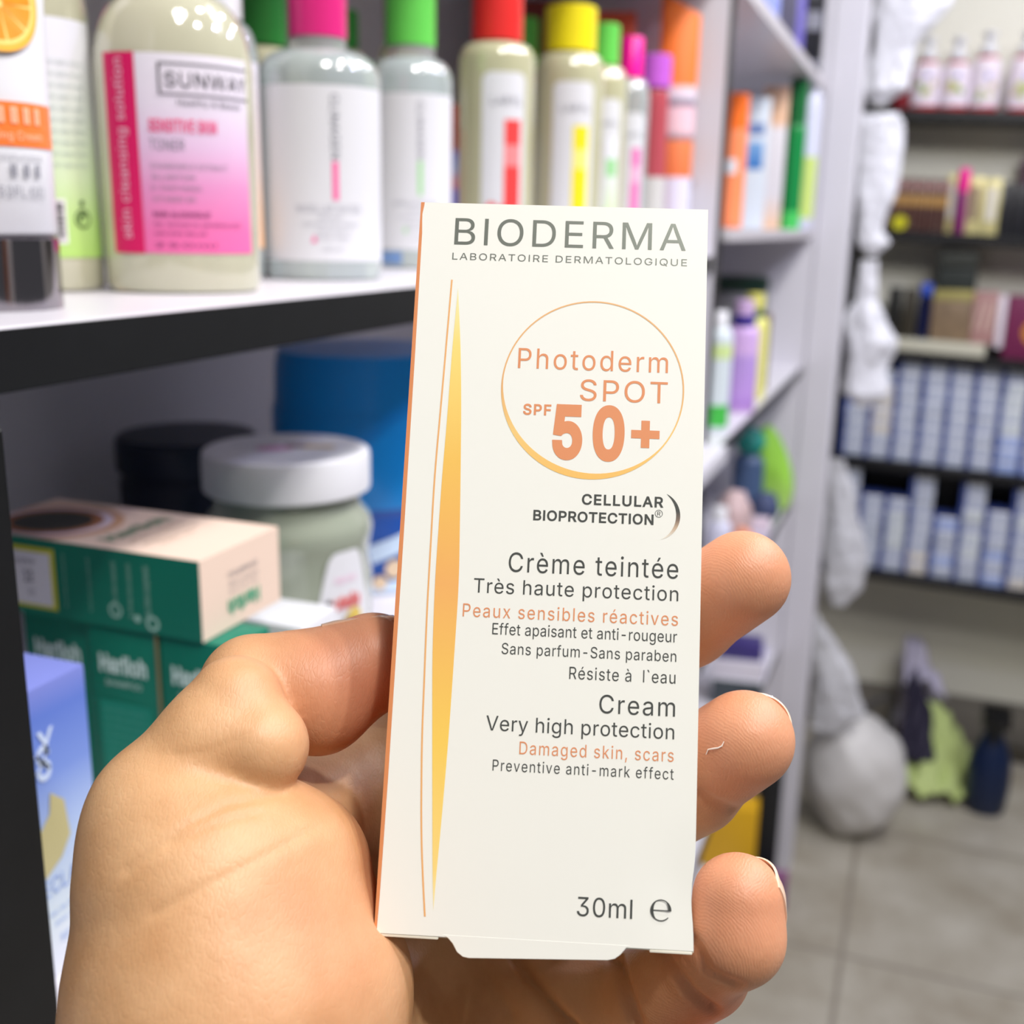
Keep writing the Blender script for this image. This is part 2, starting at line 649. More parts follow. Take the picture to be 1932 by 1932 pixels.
# --- white tube with an orange slice, upside down on its silver cap, at the left end of the shelf
t = thing('cream_tube', 'white cream tube with an orange slice picture standing on its silver cap', 'tube', (0.287, 0.288, Z1), facing(0.287, 0.288))
g = G()
pr_ = [(0.0195, 0.0235), (0.0205, 0.0245), (0.0207, 0.05), (0.0207, 0.09), (0.0205, 0.12), (0.0200, 0.155)]
n = 40
vs_ = []
for k, (rr, zz) in enumerate(pr_):
    fl = max(0.0, (zz - 0.06) / 0.095) ** 1.3
    for i in range(n):
        a = 2 * PI * i / n
        vs_.append((rr * (1 + 0.18 * fl) * math.sin(a), -rr * (1 - 0.93 * fl) * math.cos(a), zz))
g.add(vs_, [(j * n + i, j * n + (i + 1) % n, (j + 1) * n + (i + 1) % n, (j + 1) * n + i) for j in range(len(pr_) - 1) for i in range(n)] + [tuple(range(n))[::-1], tuple(range((len(pr_) - 1) * n, len(pr_) * n))])
tb = g.make('body', [m_white], t, angle=50)
g = G()
ribbed_cap(g, 0.0206, 0.0, 0.0234, 52, 0.00045)
g.make('cap', [m_chrome], t)


def tube_fn(x, y):
    fl = max(0.0, (y - 0.06) / 0.095) ** 1.3
    a = x / 0.0207
    return (0.0211 * (1 + 0.18 * fl) * math.sin(a), -0.0211 * (1 - 0.93 * fl) * math.cos(a) - 0.0003, y)


def disc(g, cx, cy, r0, r1, fn, n=36, mi=0, a0=0.0, a1=2 * PI):
    v, f = [], []
    for i in range(n + 1):
        a = a0 + (a1 - a0) * i / n
        v += [fn(cx + r0 * math.cos(a), cy + r0 * math.sin(a)), fn(cx + r1 * math.cos(a), cy + r1 * math.sin(a))]
    for i in range(n):
        f.append((2 * i, 2 * i + 1, 2 * i + 3, 2 * i + 2))
    return g.add(v, f, mi)


m_or_peel = mat('orange_peel_print', (0.99, 0.72, 0.26), rough=0.4)
m_or_flesh = mat('orange_flesh_print', (0.98, 0.58, 0.08), rough=0.4, vary=0.15, scale=300)
m_or_pith = mat('orange_pith_print', (1.0, 0.86, 0.5), rough=0.4)
g = G()
disc(g, 0.0080, 0.0910, 0.0118, 0.0138, tube_fn, mi=0)
disc(g, 0.0080, 0.0910, 0.0106, 0.0118, tube_fn, mi=2)
for k in range(9):
    a = 2 * PI * k / 9
    disc(g, 0.0080, 0.0910, 0.0012, 0.0106, tube_fn, 6, 1, a + 0.035, a + 2 * PI / 9 - 0.035)
disc(g, 0.0080, 0.0910, 0.0, 0.0106, lambda x, y: tuple(c * 0.9985 if i < 2 else c for i, c in enumerate(tube_fn(x, y))), 36, 2)
g.make('orange_slice_print', [m_or_peel, m_or_flesh, m_or_pith], t)
g = G()
arc_patch(g, 0.0207, -0.028, 0.028, 0.0500, 0.0630)
g.make('orange_band', [mat('orange_band_print', (0.98, 0.50, 0.22), rough=0.4)], t)
af = arc_fn(0.0207, 1.0, 0.0007)
words(t, [('VC保湿补水面霜', -0.013, 0.019, 0.0576, 0.0031), ('VC Moisturizing Cream', -0.014, 0.0195, 0.0520, 0.0024)], af, mat('peach_print', (1.0, 0.80, 0.66), rough=0.5), 'band_lettering')
words(t, [('Hydrating Moisturizing', -0.012, 0.0185, 0.0462, 0.0016), ('美容养颜 化妆品', -0.011, 0.0175, 0.0418, 0.0024), ('100g(3.52FL.OZ)', -0.010, 0.0185, 0.0350, 0.0032)], af, m_grey_t)

# --- bottle with a white and green back label behind the tube
t = bottle('clear bottle with pale green back label between the white tube and the pink-labelled toner', 0.369, 0.343, Z1, 0.0235, 0.104, 0.013, 0.125, (0.014, 0.126, 0.155), m_white, m_oil, 0.85)
m_gl = grad_mat('green_label_print', [(0.0, (0.72, 0.88, 0.47)), (0.16, (0.76, 0.90, 0.55)), (0.34, (0.84, 0.92, 0.74)), (0.6, (0.88, 0.91, 0.87)), (0.85, (0.91, 0.91, 0.94)), (1.0, (0.92, 0.92, 0.96))], 'Z', 0.013, 0.103)
g = arc_patch(G(), 0.0235, -0.029, 0.029, 0.0135, 0.1025, 0.85)
lb = g.make('label', [m_gl], t)
fn = arc_fn(0.0235, 0.85, 0.0007)
words(lb, [('Directions of use: apply on skin', -0.006, 0.021, 0.086 - k * 0.0042, 0.0018) for k in range(10)], fn, mat('faint_grey_print', (0.72, 0.76, 0.75), rough=0.5))
g = G()
bx_ = [fn(x, y) for x, y in ((0.003, 0.019), (0.0095, 0.019), (0.0095, 0.036), (0.003, 0.036))]
g.add(bx_, [(0, 1, 2, 3)], 0)
fb = arc_fn(0.0235, 0.85, 0.001)
random.seed(4)
yy = 0.0205
while yy < 0.0345:
    w_ = random.choice((0.0003, 0.0006, 0.0009))
    g.add([fb(0.0045, yy), fb(0.0085, yy), fb(0.0085, yy + w_), fb(0.0045, yy + w_)], [(0, 1, 2, 3)], 1)
    yy += w_ + random.choice((0.0004, 0.0007))
g.make('barcode', [m_white_t, m_dark_t], lb)
g = G()
disc(g, 0.0165, 0.0285, 0.0030, 0.0037, fn)
disc(g, 0.0165, 0.0285, 0.0008, 0.0022, fn, 12, 0, 0.6, 4.0)
disc(g, 0.0165, 0.0345, 0.0, 0.0012, fn, 8)
g.make('leaf_mark', [mat('green_mark_print', (0.28, 0.40, 0.20), rough=0.5)], lb)

# --- the big toner bottle
t = bottle('large oval toner bottle of pale yellow liquid with pink and white label', 0.3985, 0.2962, Z1, 0.0312, 0.0825, 0.0150, 0.1145, (0.0175, 0.116, 0.158), m_white, m_oil, 0.8, group=None)
g = arc_patch(G(), 0.0312, -0.0300, 0.0325, 0.0160, 0.0905, 0.8)
m_tl = grad_mat('pink_fade_label', [(0.0, (0.93, 0.42, 0.66)), (0.12, (0.92, 0.45, 0.68)), (0.34, (0.89, 0.58, 0.77)), (0.55, (0.89, 0.76, 0.88)), (0.75, (0.90, 0.86, 0.92)), (1.0, (0.93, 0.91, 0.95))], 'Z', 0.0160, 0.0905)
lb = g.make('label', [m_tl], t)
g = arc_patch(G(), 0.0312, -0.0302, -0.0150, 0.0158, 0.0907, 0.8, 0.0005)
g.make('label_band', [mat('crimson_label_print', (0.86, 0.07, 0.38), rough=0.35)], lb)
fn = arc_fn(0.0312, 0.8, 0.0008)
words(lb, [('skin cleansing solution', 0.0, 0.0670, 0.0, 0.0044)], lambda x, y: fn(-0.0202 - y + 0.0, 0.0215 + x), mat('pale_pink_print', (0.96, 0.78, 0.86), rough=0.5), 'band_lettering')
words(lb, [('SUNWAY', -0.0037, 0.0313, 0.0785, 0.0053), ('Healthy & Beauty', 0.0005, 0.0276, 0.0718, 0.0022)], fn, m_dark_t, 'brand_lettering')
g = G()
for a, b, c, d in ((-0.0065, 0.036, 0.0815, 0.0821), (-0.0065, 0.036, 0.0936, 0.0942), (-0.0065, -0.0059, 0.0815, 0.0942)):
    arc_patch(g, 0.0312, a * 0.95, b * 0.9, c * 0.92 + 0.0005, d * 0.92 + 0.0005, 0.8, 0.0008, n=16)
g.make('name_frame', [m_dark_t], lb)
words(lb, [('SENSITIVE SKIN', -0.0106, 0.0152, 0.0620, 0.0044, 0.02)], fn, mat('hot_pink_print', (0.93, 0.30, 0.52), rough=0.5), 'pink_lettering')
words(lb, [('TONER', -0.0106, 0.0023, 0.0552, 0.0040), ('CHAMOMILE EXTRACT', -0.0106, 0.0193, 0.0483, 0.0018), ('ALLANTOIN', -0.0106, 0.0055, 0.0442, 0.0018), ('D-PANTHENOL', -0.0106, 0.0083, 0.0401, 0.0018), ('VITAMIN B5', -0.0106, 0.0055, 0.0359, 0.0018)], fn, m_grey_t, 'grey_lettering')
words(lb, [('NON ALCOHOLIC', -0.0106, 0.0110, 0.0301, 0.0018, 0.02), ('for normal to sensitive skin', -0.0106, 0.0248, 0.0264, 0.0017), ('suits every day use', -0.0106, 0.0092, 0.0230, 0.0017), ('250ml', -0.0106, 0.0129, 0.0184, 0.0017)], fn, mat('plum_print', (0.50, 0.20, 0.40), rough=0.5), 'plum_lettering')

# --- bottle with a peach label, half hidden behind the toner
t = bottle('bottle with white to orange faded label, half hidden behind the toner bottle', 0.492, 0.341, Z1, 0.0205, 0.104, 0.012, 0.122, (0.0135, 0.123, 0.15), m_white, m_clear, 0.85)
g = arc_patch(G(), 0.0205, -0.026, 0.026, 0.0155, 0.1035, 0.85)
lb = g.make('label', [grad_mat('orange_fade_label', [(0.0, (0.99, 0.77, 0.57)), (0.2, (0.97, 0.81, 0.68)), (0.45, (0.94, 0.86, 0.84)), (1.0, (0.92, 0.90, 0.95))], 'Z', 0.0155, 0.1035)], t)
fn = arc_fn(0.0205, 0.85, 0.0007)
g = G()
disc(g, 0.006, 0.053, 0.0072, 0.0080, fn)
g.make('ring_mark', [m_grey_t], lb)
words(lb, [('C', 0.003, 0.0085, 0.0505, 0.0055), ('150ml', 0.0, 0.012, 0.0265, 0.0022)], fn, m_grey_t)

# --- the two micellar bottles
def micellar(label, x, y, r, hs, hn, cap_r, cap_z, cap_top, cap_m, accent, body, zl0, zl1):
    t = bottle(label, x, y, Z1, r, hs, cap_r * 0.88, hn, (cap_r, cap_z, cap_top), cap_m, body, 0.86, collar=(cap_r * 0.96, hn - 0.001, cap_z))
    g = arc_patch(G(), r, -r * 1.3, r * 1.32, zl0, zl1, 0.86)
    lb = g.make('label', [m_label], t)
    fn = arc_fn(r, 0.86, 0.0007)
    s = r / 0.031
    h = zl1 - zl0
    g = G()
    arc_patch(g, r, 0.0055 * s, 0.0085 * s, zl0 + h * 0.355, zl0 + h * 0.575, 0.86, 0.0006, n=4)
    g.make('accent_bar', [accent], lb)
    words(lb, [('CLINAGEN', 0.0, h * 0.36, 0.0, 0.0042 * s)], lambda a, b: fn(0.0050 * s + b, zl0 + h * 0.95 - a), m_grey_t, 'brand_lettering')
    words(lb, [('MICELLAR WATER', -0.0125 * s, 0.020 * s, zl0 + h * 0.285, 0.0034 * s), ('sensitive skin', -0.002 * s, 0.010 * s, zl0 + h * 0.245, 0.0022 * s), ('cleanses and soothes', -0.010 * s, 0.018 * s, zl0 + h * 0.205, 0.0020 * s),
               ('removes make-up', -0.003 * s, 0.014 * s, zl0 + h * 0.165, 0.0020 * s), ('without rinsing', -0.003 * s, 0.013 * s, zl0 + h * 0.125, 0.0020 * s), ('250 ml', 0.0, 0.010 * s, zl0 + h * 0.06, 0.0020 * s)], fn, mat('pale_grey_print', (0.70, 0.70, 0.74), rough=0.5), 'small_lettering')
    g = G()
    g.add([fn(-0.0055 * s, zl0 + h * 0.11), fn(-0.0025 * s, zl0 + h * 0.11), fn(-0.004 * s, zl0 + h * 0.155)], [(0, 1, 2)])
    g.make('accent_mark', [accent], lb)
    return t


m_pinkbar = mat('pink_bar_print', (0.97, 0.42, 0.66), rough=0.4)
m_greenbar = mat('green_bar_print', (0.62, 0.87, 0.58), rough=0.4)
micellar('clear water bottle with pink cap and white label, left of the green-capped one', 0.529, 0.305, 0.0312, 0.099, 0.113, 0.0145, 0.1185, 0.160, m_pink, m_pinkbar, m_clear, 0.0098, 0.0942)
t = micellar('clear blue-tinted bottle with bright green cap directly behind the carton\'s top left corner', 0.695, 0.333, 0.0272, 0.117, 0.132, 0.0162, 0.139, 0.18, m_green, m_greenbar, m_clear, 0.0125, 0.109)
g = arc_patch(G(), 0.0272, -0.026, -0.006, 0.0030, 0.0110, 0.86, 0.0005)
g.make('blue_base_label', [mat('blue_label_print', (0.45, 0.58, 0.78), rough=0.4)], t)

# --- the back row of caps
bottle('bottle with magenta cap behind the pale green label bottle', 0.43, 0.405, Z1, 0.023, 0.10, 0.012, 0.12, (0.0145, 0.121, 0.15), m_mag, m_oil2, 0.9)
bottle('dark green capped bottle behind the pink-capped bottle', 0.583, 0.372, Z1, 0.0205, 0.112, 0.012, 0.124, (0.0135, 0.125, 0.165), m_dgreen, m_oil2, 0.9)
bottle('small dark green cap between the pink and bright green caps', 0.742, 0.410, Z1, 0.022, 0.128, 0.011, 0.146, (0.0128, 0.147, 0.172), m_dgreen, m_oil2, 0.9)
bottle('bottle with a bright green cap peeking between the red and yellow caps', 1.118, 0.410, Z1, 0.026, 0.15, 0.013, 0.176, (0.0150, 0.178, 0.228), m_green, m_oil2, 0.9)

# --- yellow oil bottles with coloured caps and picture labels
m_fruit = {'red': ((0.93, 0.27, 0.27), (0.60, 0.18, 0.16), (0.95, 0.55, 0.56)), 'yellow': ((0.95, 0.88, 0.12), (0.83, 0.70, 0.12), (0.95, 0.91, 0.50)),
           'green': ((0.36, 0.78, 0.42), (0.25, 0.56, 0.22), (0.62, 0.85, 0.60)), 'magenta': ((0.90, 0.45, 0.72), (0.62, 0.20, 0.47), (0.93, 0.68, 0.82))}


def oil_bottle(label, x, y, r, hs, hn, cap_r, cz, ct, cap_m, key, x0, x1, zl1, body=None, band=(0.15, 0.5)):
    t = bottle(label, x, y, Z1, r, hs, cap_r * 0.9, hn, (cap_r, cz, ct), cap_m, body or m_oil2, 0.9)
    g = arc_patch(G(), r, x0, x1, 0.012, zl1, 0.9, 0.0003, n=14, round_=min(0.006, (x1 - x0) * 0.3))
    lb = g.make('label', [m_label], t)
    c1, c2, c3 = m_fruit[key]
    ms = [mat(key + '_label_print', c1, rough=0.4), mat(key + '_fruit_print', c2, rough=0.4, vary=0.3, scale=150), mat(key + '_pale_print', c3, rough=0.4)]
    w_ = x1 - x0
    h = zl1 - 0.012
    g = G()
    a, b = x0 + w_ * 0.50, x0 + w_ * 0.88
    arc_patch(g, r, a, b, 0.012 + h * 0.60, 0.012 + h * 0.74, 0.9, 0.0006, 0, 6)
    arc_patch(g, r, a, b, 0.012 + h * 0.48, 0.012 + h * 0.60, 0.9, 0.0006, 2, 6)
    arc_patch(g, r, a, b, 0.012 + h * 0.05, 0.012 + h * 0.48, 0.9, 0.0006, 0, 6)
    g.make('colour_band', ms, lb)
    fn = arc_fn(r, 0.9, 0.0009)
    g = G()
    random.seed(len(label))
    for k in range(9):
        cx_ = x0 + w_ * (0.15 + 0.40 * random.random())
        cy_ = 0.012 + h * (0.03 + 0.22 * random.random())
        disc(g, cx_, cy_, 0.0, w_ * (0.08 + 0.07 * random.random()), arc_fn(r, 0.9, 0.0008 + k * 0.00004), 10, random.choice((0, 1, 1, 2)))
    g.make('fruit_print', ms, lb)
    words(lb, [('LARYL', x0 + w_ * 0.2, x0 + w_ * 0.9, 0.012 + h * 0.82, w_ * 0.17)], fn, m_grey_t)
    return t


oil_bottle('yellow oil bottle with bright red cap and red picture label', 0.777, 0.305, 0.0268, 0.140, 0.152, 0.0178, 0.153, 0.190, m_red, 'red', -0.010, 0.022, 0.131)
oil_bottle('bottle with dark red cap behind the bright green cap bottle', 0.765, 0.370, 0.020, 0.138, 0.152, 0.0155, 0.153, 0.188, m_dred, 'red', 0.0, 0.022, 0.125)
oil_bottle('yellow oil bottle with yellow cap and yellow picture label', 0.944, 0.305, 0.0290, 0.150, 0.168, 0.0215, 0.169, 0.204, m_yellow, 'yellow', -0.013, 0.022, 0.144)
oil_bottle('bottle with light green cap and green picture label beside the yellow-capped bottle', 1.030, 0.300, 0.0215, 0.150, 0.169, 0.0130, 0.170, 0.204, m_green, 'green', -0.008, 0.018, 0.140)
oil_bottle('bottle with magenta cap and pink picture label', 1.102, 0.294, 0.0185, 0.148, 0.167, 0.0108, 0.168, 0.204, m_mag, 'magenta', -0.008, 0.016, 0.135, m_clear)
t = bottle('slim bottle with purple cap and rose coloured body', 1.185, 0.291, Z1, 0.0155, 0.150, 0.0135, 0.166, (0.0168, 0.168, 0.199), m_purple, mat('rose_liquid', (0.80, 0.36, 0.40), rough=0.15, trans=0.25), 1.0)
arc_patch(G(), 0.0155, -0.024, 0.024, 0.006, 0.080, 1.0).make('label', [mat('pale_grey_label', (0.80, 0.79, 0.78), rough=0.4)], t)
# orange tube on its cap with banded label
t = thing('orange_tube', 'tall orange tube with white, pink and orange bands beside the white divider', 'tube', (1.232, 0.2775, Z1), facing(1.232, 0.2775))
g = G()
n = 32
pr_ = [(0.0190, 0.0), (0.0193, 0.02), (0.0193, 0.12), (0.0190, 0.20), (0.0187, 0.256)]
vs_ = []
for rr, zz in pr_:
    fl = max(0, (zz - 0.05) / 0.212) ** 1.2
    for i in range(n):
        a = 2 * PI * i / n
        vs_.append((rr * (1 + 0.1 * fl) * math.sin(a), -rr * (1 - 0.92 * fl) * math.cos(a), zz + 0.012 * fl * -math.sin(a)))
g.add(vs_, [(j * n + i, j * n + (i + 1) % n, (j + 1) * n + (i + 1) % n, (j + 1) * n + i) for j in range(len(pr_) - 1) for i in range(n)] + [tuple(range(n))[::-1], tuple(range((len(pr_) - 1) * n, len(pr_) * n))])
m_otube = grad_mat('orange_tube_print', [(0.0, (0.86, 0.85, 0.93)), (0.31, (0.86, 0.85, 0.93)), (0.315, (0.90, 0.46, 0.26)), (0.455, (0.93, 0.52, 0.32)), (0.46, (0.40, 0.36, 0.42)), (0.49, (0.90, 0.76, 0.80)), (0.58, (0.91, 0.76, 0.81)), (0.60, (0.35, 0.32, 0.40)), (0.625, (0.86, 0.82, 0.88)), (0.66, (0.90, 0.80, 0.82)), (0.67, (0.98, 0.48, 0.18)), (1.0, (0.99, 0.52, 0.22))], 'Z', 0.0, 0.262)
m_otube.node_tree.nodes['Color Ramp'].color_ramp.interpolation = 'LINEAR'
g.make('body', [m_otube], t, angle=50)


def carton_box(label, x, y, z, w, d, h, mats, mis=None, rz=None, name='carton', group=None, cat='box', bevel=0.0008, rx=0.0):
    o = G().box(-w / 2, w / 2, -d / 2, d / 2, 0, h, 0, mis).make(name, mats, None, (x, y, z), (rx, 0, facing(x, y) if rz is None else rz), bevel)
    return tag(o, label, cat, group)


carton_box('orange red box standing behind the magenta cap', 1.215, 0.345, Z1, 0.046, 0.025, 0.246, [mat('orange_red_card', (0.85, 0.36, 0.22), rough=0.45, vary=0.1)])
carton_box('dark red box at the back of the shelf behind the yellow cap', 1.205, 0.415, Z1, 0.055, 0.03, 0.258, [mat('dark_red_card', (0.48, 0.17, 0.14), rough=0.5, vary=0.1)])
o = carton_box('narrow box printed red above and blue below between the label bottles', 0.835, 0.365, Z1, 0.016, 0.014, 0.118, [grad_mat('red_blue_card', [(0.0, (0.42, 0.38, 0.82)), (0.45, (0.45, 0.42, 0.82)), (0.5, (0.85, 0.48, 0.52)), (0.6, (0.60, 0.66, 0.85)), (0.7, (0.50, 0.50, 0.78)), (0.73, (0.62, 0.24, 0.20)), (1, (0.62, 0.22, 0.18))], 'Z', 0, 0.118)])

# ------------------------------------------------------------------ the lower shelf
m_teal = mat('teal_green_card', (0.03, 0.46, 0.37), rough=0.42, vary=0.05, scale=40)
m_cream = mat('cream_card', (0.93, 0.83, 0.76), rough=0.45, vary=0.02)
m_gold = mat('gold_edge_print', (0.62, 0.56, 0.40), rough=0.35, metal=0.5)
m_mint_t = mat('mint_print', (0.62, 0.80, 0.73), rough=0.5)
t = thing('hair_product_carton', 'green and cream carton lying flat on top of the upright green boxes', 'box', (0.3558, 0.3025, 1.184), 0.0)
bw, bd, bh = 0.0542, 0.115, 0.0322
G().box(-bw / 2, bw / 2, -bd / 2, bd / 2, 0, bh, 0, [0, 1, 1, 0, 0, 0]).make('body', [m_teal, m_cream], t, bevel=0.0)
side = lambda a, b: (-bw / 2 - 0.0003, bd / 2 - a, b)          # a runs from the back towards the front
fr = lambda a, b: (-bw / 2 + a, -bd / 2 - 0.0003, b)
fr2 = lambda a, b: (bw / 2 - a, -bd / 2 - 0.0003, bh - b)      # the lying box shows its end upside down
tp = lambda a, b: (-bw / 2 + a, -bd / 2 + b, bh + 0.0003)
g = G()
g.add([side(0.0195, 0.003), side(0.047, 0.003), side(0.047, 0.0285), side(0.0195, 0.0285)], [(0, 1, 2, 3)], 1)
sd2 = lambda a, b: (-bw / 2 - 0.0005, bd / 2 - a, b)
g.add([sd2(0.0195, 0.0045), sd2(0.0450, 0.0045), sd2(0.0450, 0.0265), sd2(0.0195, 0.0265)], [(0, 1, 2, 3)], 0)
st = g.make('price_sticker', [m_label, mat('yellow_sticker_edge', (0.80, 0.80, 0.18), rough=0.5)], t)
words(st, [('shop price', 0.0225, 0.037, 0.0215, 0.0022), ('12', 0.0315, 0.036, 0.0140, 0.0045, 0.03), ('00', 0.033, 0.036, 0.0085, 0.0024)], lambda a, b: (-bw / 2 - 0.0007, bd / 2 - a, b), m_grey_t)
g = G()
for cx_, n_, c_ in ((0.0765, 13, 0.0022), (0.0835, 15, 0.0020), (0.0920, 9, 0.0030), (0.064, 15, 0.0012), (0.052, 15, 0.0012)):
    write(g, 'shampoo and care for all hair'[:n_ + 8], 0.0, 0.022, 0.0, c_, lambda a, b, q=cx_: (-bw / 2 - 0.0004, bd / 2 - q + b, 0.0275 - a), 0.0, 1.0, res=2)
disc(g, 0.0752, 0.0075, 0.0022, 0.0032, side, 16)
disc(g, 0.0925, 0.0045, 0.0018, 0.0032, side, 16)
disc(g, 0.0855, 0.0055, 0.0, 0.0016, side, 12)
g.make('side_lettering', [m_mint_t], t)
words(t, [('Harlloh', 0.0155, 0.0375, 0.0209, 0.0058, 0.035)], fr2, mat('green_print', (0.35, 0.66, 0.52), rough=0.5), 'front_lettering')
words(t, [('SHAMPOO', 0.0165, 0.0365, 0.0093, 0.0024), ('MICRO CARE', 0.0165, 0.0365, 0.0137, 0.0015), ('hair growth', 0.0165, 0.0365, 0.0170, 0.0012)], fr2, m_grey_t, 'small_lettering')
g = G()
tpx = lambda a, b, e=0.0: (-bw / 2 + a, -bd / 2 + b, bh + 0.0003 + e)
for e, (r0, mi) in enumerate(((0.026, 0), (0.022, 1), (0.0185, 2), (0.0145, 3))):
    v = [tpx(min(bw - 0.0006, max(0.0006, 0.022 + r0 * math.cos(2 * PI * i / 40))), min(bd - 0.001, 0.088 + r0 * 1.15 * math.sin(2 * PI * i / 40)), e * 0.00006) for i in range(40)]
    g.add(v, [tuple(range(40))], mi)
g.make('picture_print', [mat('tan_print', (0.80, 0.62, 0.48), rough=0.5), mat('pale_lilac_print', (0.86, 0.80, 0.84), rough=0.5), mat('brown_print', (0.62, 0.40, 0.24), rough=0.5), mat('dark_olive_print', (0.18, 0.19, 0.16), rough=0.5)], t)
words(t, [('Harlloh', 0.008, 0.046, 0.046, 0.0075, 0.03)], tp, mat('olive_green_print', (0.47, 0.58, 0.47), rough=0.5), 'top_lettering')
words(t, [('MICRO SHAMPOO', 0.010, 0.044, 0.0375, 0.0030), ('argan & olive oil', 0.010, 0.044, 0.0315, 0.0022), ('500 ml', 0.014, 0.034, 0.0265, 0.0018)], tp, mat('tan_grey_print', (0.66, 0.58, 0.50), rough=0.5), 'top_small_lettering')

for y0, y1, xo, lab in ((0.3015, 0.336, 0.333, 'upright dark green box, farthest left of the row under the lying carton'), (0.2668, 0.3008, 0.330, 'upright green box in the middle of the row under the lying carton'), (0.2325, 0.2660, 0.330, 'upright green box at the shelf edge, partly behind the thumb')):
    t = thing('green_carton', lab, 'box', (xo + 0.0125, (y0 + y1) / 2, ZLOW), 0.0, 'upright green boxes on the lower shelf')
    w_, hh = y1 - y0, 0.0855
    G().box(-0.0125, 0.0125, -w_ / 2, w_ / 2, 0, hh).make('body', [m_teal], t, bevel=0.0008)
    sf = lambda a, b: (-0.0129, w_ / 2 - a, b)
    words(t, [('Harlloh', 0.005, w_ - 0.006, hh - 0.0190, 0.0070, 0.04), ('SHAMPOO', 0.0075, w_ - 0.009, hh - 0.0250, 0.0026)], sf, mat('pale_mint_print', (0.80, 0.90, 0.86), rough=0.5))
    g = G()
    g.add([sf(0.004, hh - 0.0315), sf(w_ - 0.005, hh - 0.0315), sf(w_ - 0.005, 0.012), sf(0.004, 0.012)], [(0, 1, 2, 3)])
    pn = g.make('text_panel', [mat('lighter_teal_print', (0.06, 0.53, 0.44), rough=0.5)], t)
    sf2 = lambda a, b: (-0.0131, w_ / 2 - a, b)
    words(pn, [('gently cleans and cares for dry and damaged hair'[k % 7:k % 7 + 26], 0.006, w_ - 0.008, hh - 0.036 - k * 0.0036, 0.0014) for k in range(9)], sf2, mat('teal_text_print', (0.36, 0.70, 0.62), rough=0.5), 'small_lettering')
    g = G().box(-0.0131, -0.0125, -w_ / 2 - 0.0001, -w_ / 2 + 0.0012, 0, hh)
    g.make('gold_edge', [m_gold], t)

t = thing('perfume_carton', 'tall blue to white carton with a gold motif at the front of the lower shelf', 'box', (0.2515, 0.2665, ZLOW), 0.0)
m_blue_fade = grad_mat('blue_fade_card', [(0.0, (0.90, 0.91, 0.95)), (0.22, (0.86, 0.91, 0.93)), (0.45, (0.72, 0.80, 0.93)), (0.7, (0.47, 0.57, 0.84)), (0.9, (0.37, 0.47, 0.78)), (1.0, (0.48, 0.52, 0.80))], 'Z', 0, 0.1015, rough=0.3)
G().box(-0.0145, 0.0145, -0.0215, 0.0215, 0, 0.1015).make('body', [m_blue_fade], t, bevel=0.0008)
pf = lambda a, b: (-0.0145 + a, -0.0218, b)
g = G()
write(g, 'Y', 0.0062, 0.0132, 0.0785, 0.0080, pf, 0.02)
write(g, 'S', 0.0050, 0.0110, 0.0705, 0.0110, pf, 0.02)
write(g, 'X', 0.0042, 0.0110, 0.0735, 0.0060, pf, 0.015)
g.make('monogram', [mat('pale_blue_print', (0.80, 0.86, 0.96), rough=0.4)], t)
g = G()
g.prism([(0.0028, 0.036), (0.012, 0.041), (0.0165, 0.047), (0.0150, 0.060), (0.0095, 0.0650), (0.0085, 0.058), (0.0035, 0.053)], -0.00005, 0.00005)
g.move(lambda x, y, z: (-0.0145 + x, -0.0218 - z, y))
g.make('gold_motif', [mat('pale_gold_print', (0.80, 0.76, 0.55), rough=0.4, metal=0.2)], t)
words(t, [('ECLAT', 0.0035, 0.0215, 0.0300, 0.0058), ('eau de toilette', 0.005, 0.020, 0.0225, 0.0018), ('pour elle', 0.007, 0.018, 0.0185, 0.0018), ('50 ml', 0.0085, 0.0165, 0.0115, 0.0028)], pf, mat('mid_blue_print', (0.55, 0.66, 0.88), rough=0.4))

t = thing('glass_jar', 'glass jar of grey green paste with a wide white lid', 'jar', (0.487, 0.305, ZLOW), facing(0.487, 0.305))
m_jar = mat('grey_green_paste_jar', (0.67, 0.70, 0.63), rough=0.12, trans=0.22, ior=1.4, coat=0.6)
jp = [(0.0, 0.001), (0.036, 0.0), (0.041, 0.003), (0.043, 0.010), (0.043, 0.052), (0.0435, 0.062), (0.0415, 0.072), (0.043, 0.081), (0.044, 0.087), (0.0425, 0.093), (0.0380, 0.0985), (0.0365, 0.108)]
G().lathe(jp, 56).make('body', [m_jar], t, angle=60)
g = G()
g.lathe([(0.0, 0.107), (0.0415, 0.1065), (0.0428, 0.1075), (0.0430, 0.109), (0.0430, 0.1245), (0.0424, 0.1268), (0.0410, 0.1276), (0.037, 0.1272), (0.0355, 0.1264), (0.0, 0.1264)], 64)
ld = g.make('lid', [m_white], t, angle=40)
lf = lambda a, b: (a, b, 0.1267)
g = G()
disc(g, -0.006, 0.006, 0.0, 0.010, lambda a, b: (a, b * 0.7, 0.12665), 20, 0)
for k in range(5):
    disc(g, 0.004 + k * 0.0045, 0.010 - k * 0.0012, 0.0, 0.0052 - k * 0.0004, lambda a, b, e=k: (a, b, 0.1267 + e * 0.00003), 12, 1 if k < 2 else 2)
g.make('lid_print', [mat('pink_lid_print', (0.86, 0.66, 0.78), rough=0.5), mat('hazel_print', (0.47, 0.33, 0.24), rough=0.5), mat('straw_print', (0.78, 0.68, 0.50), rough=0.5)], ld)
words(ld, [('original hazelnut spread', -0.028, -0.004, 0.012, 0.0030)], lf, m_grey_t)
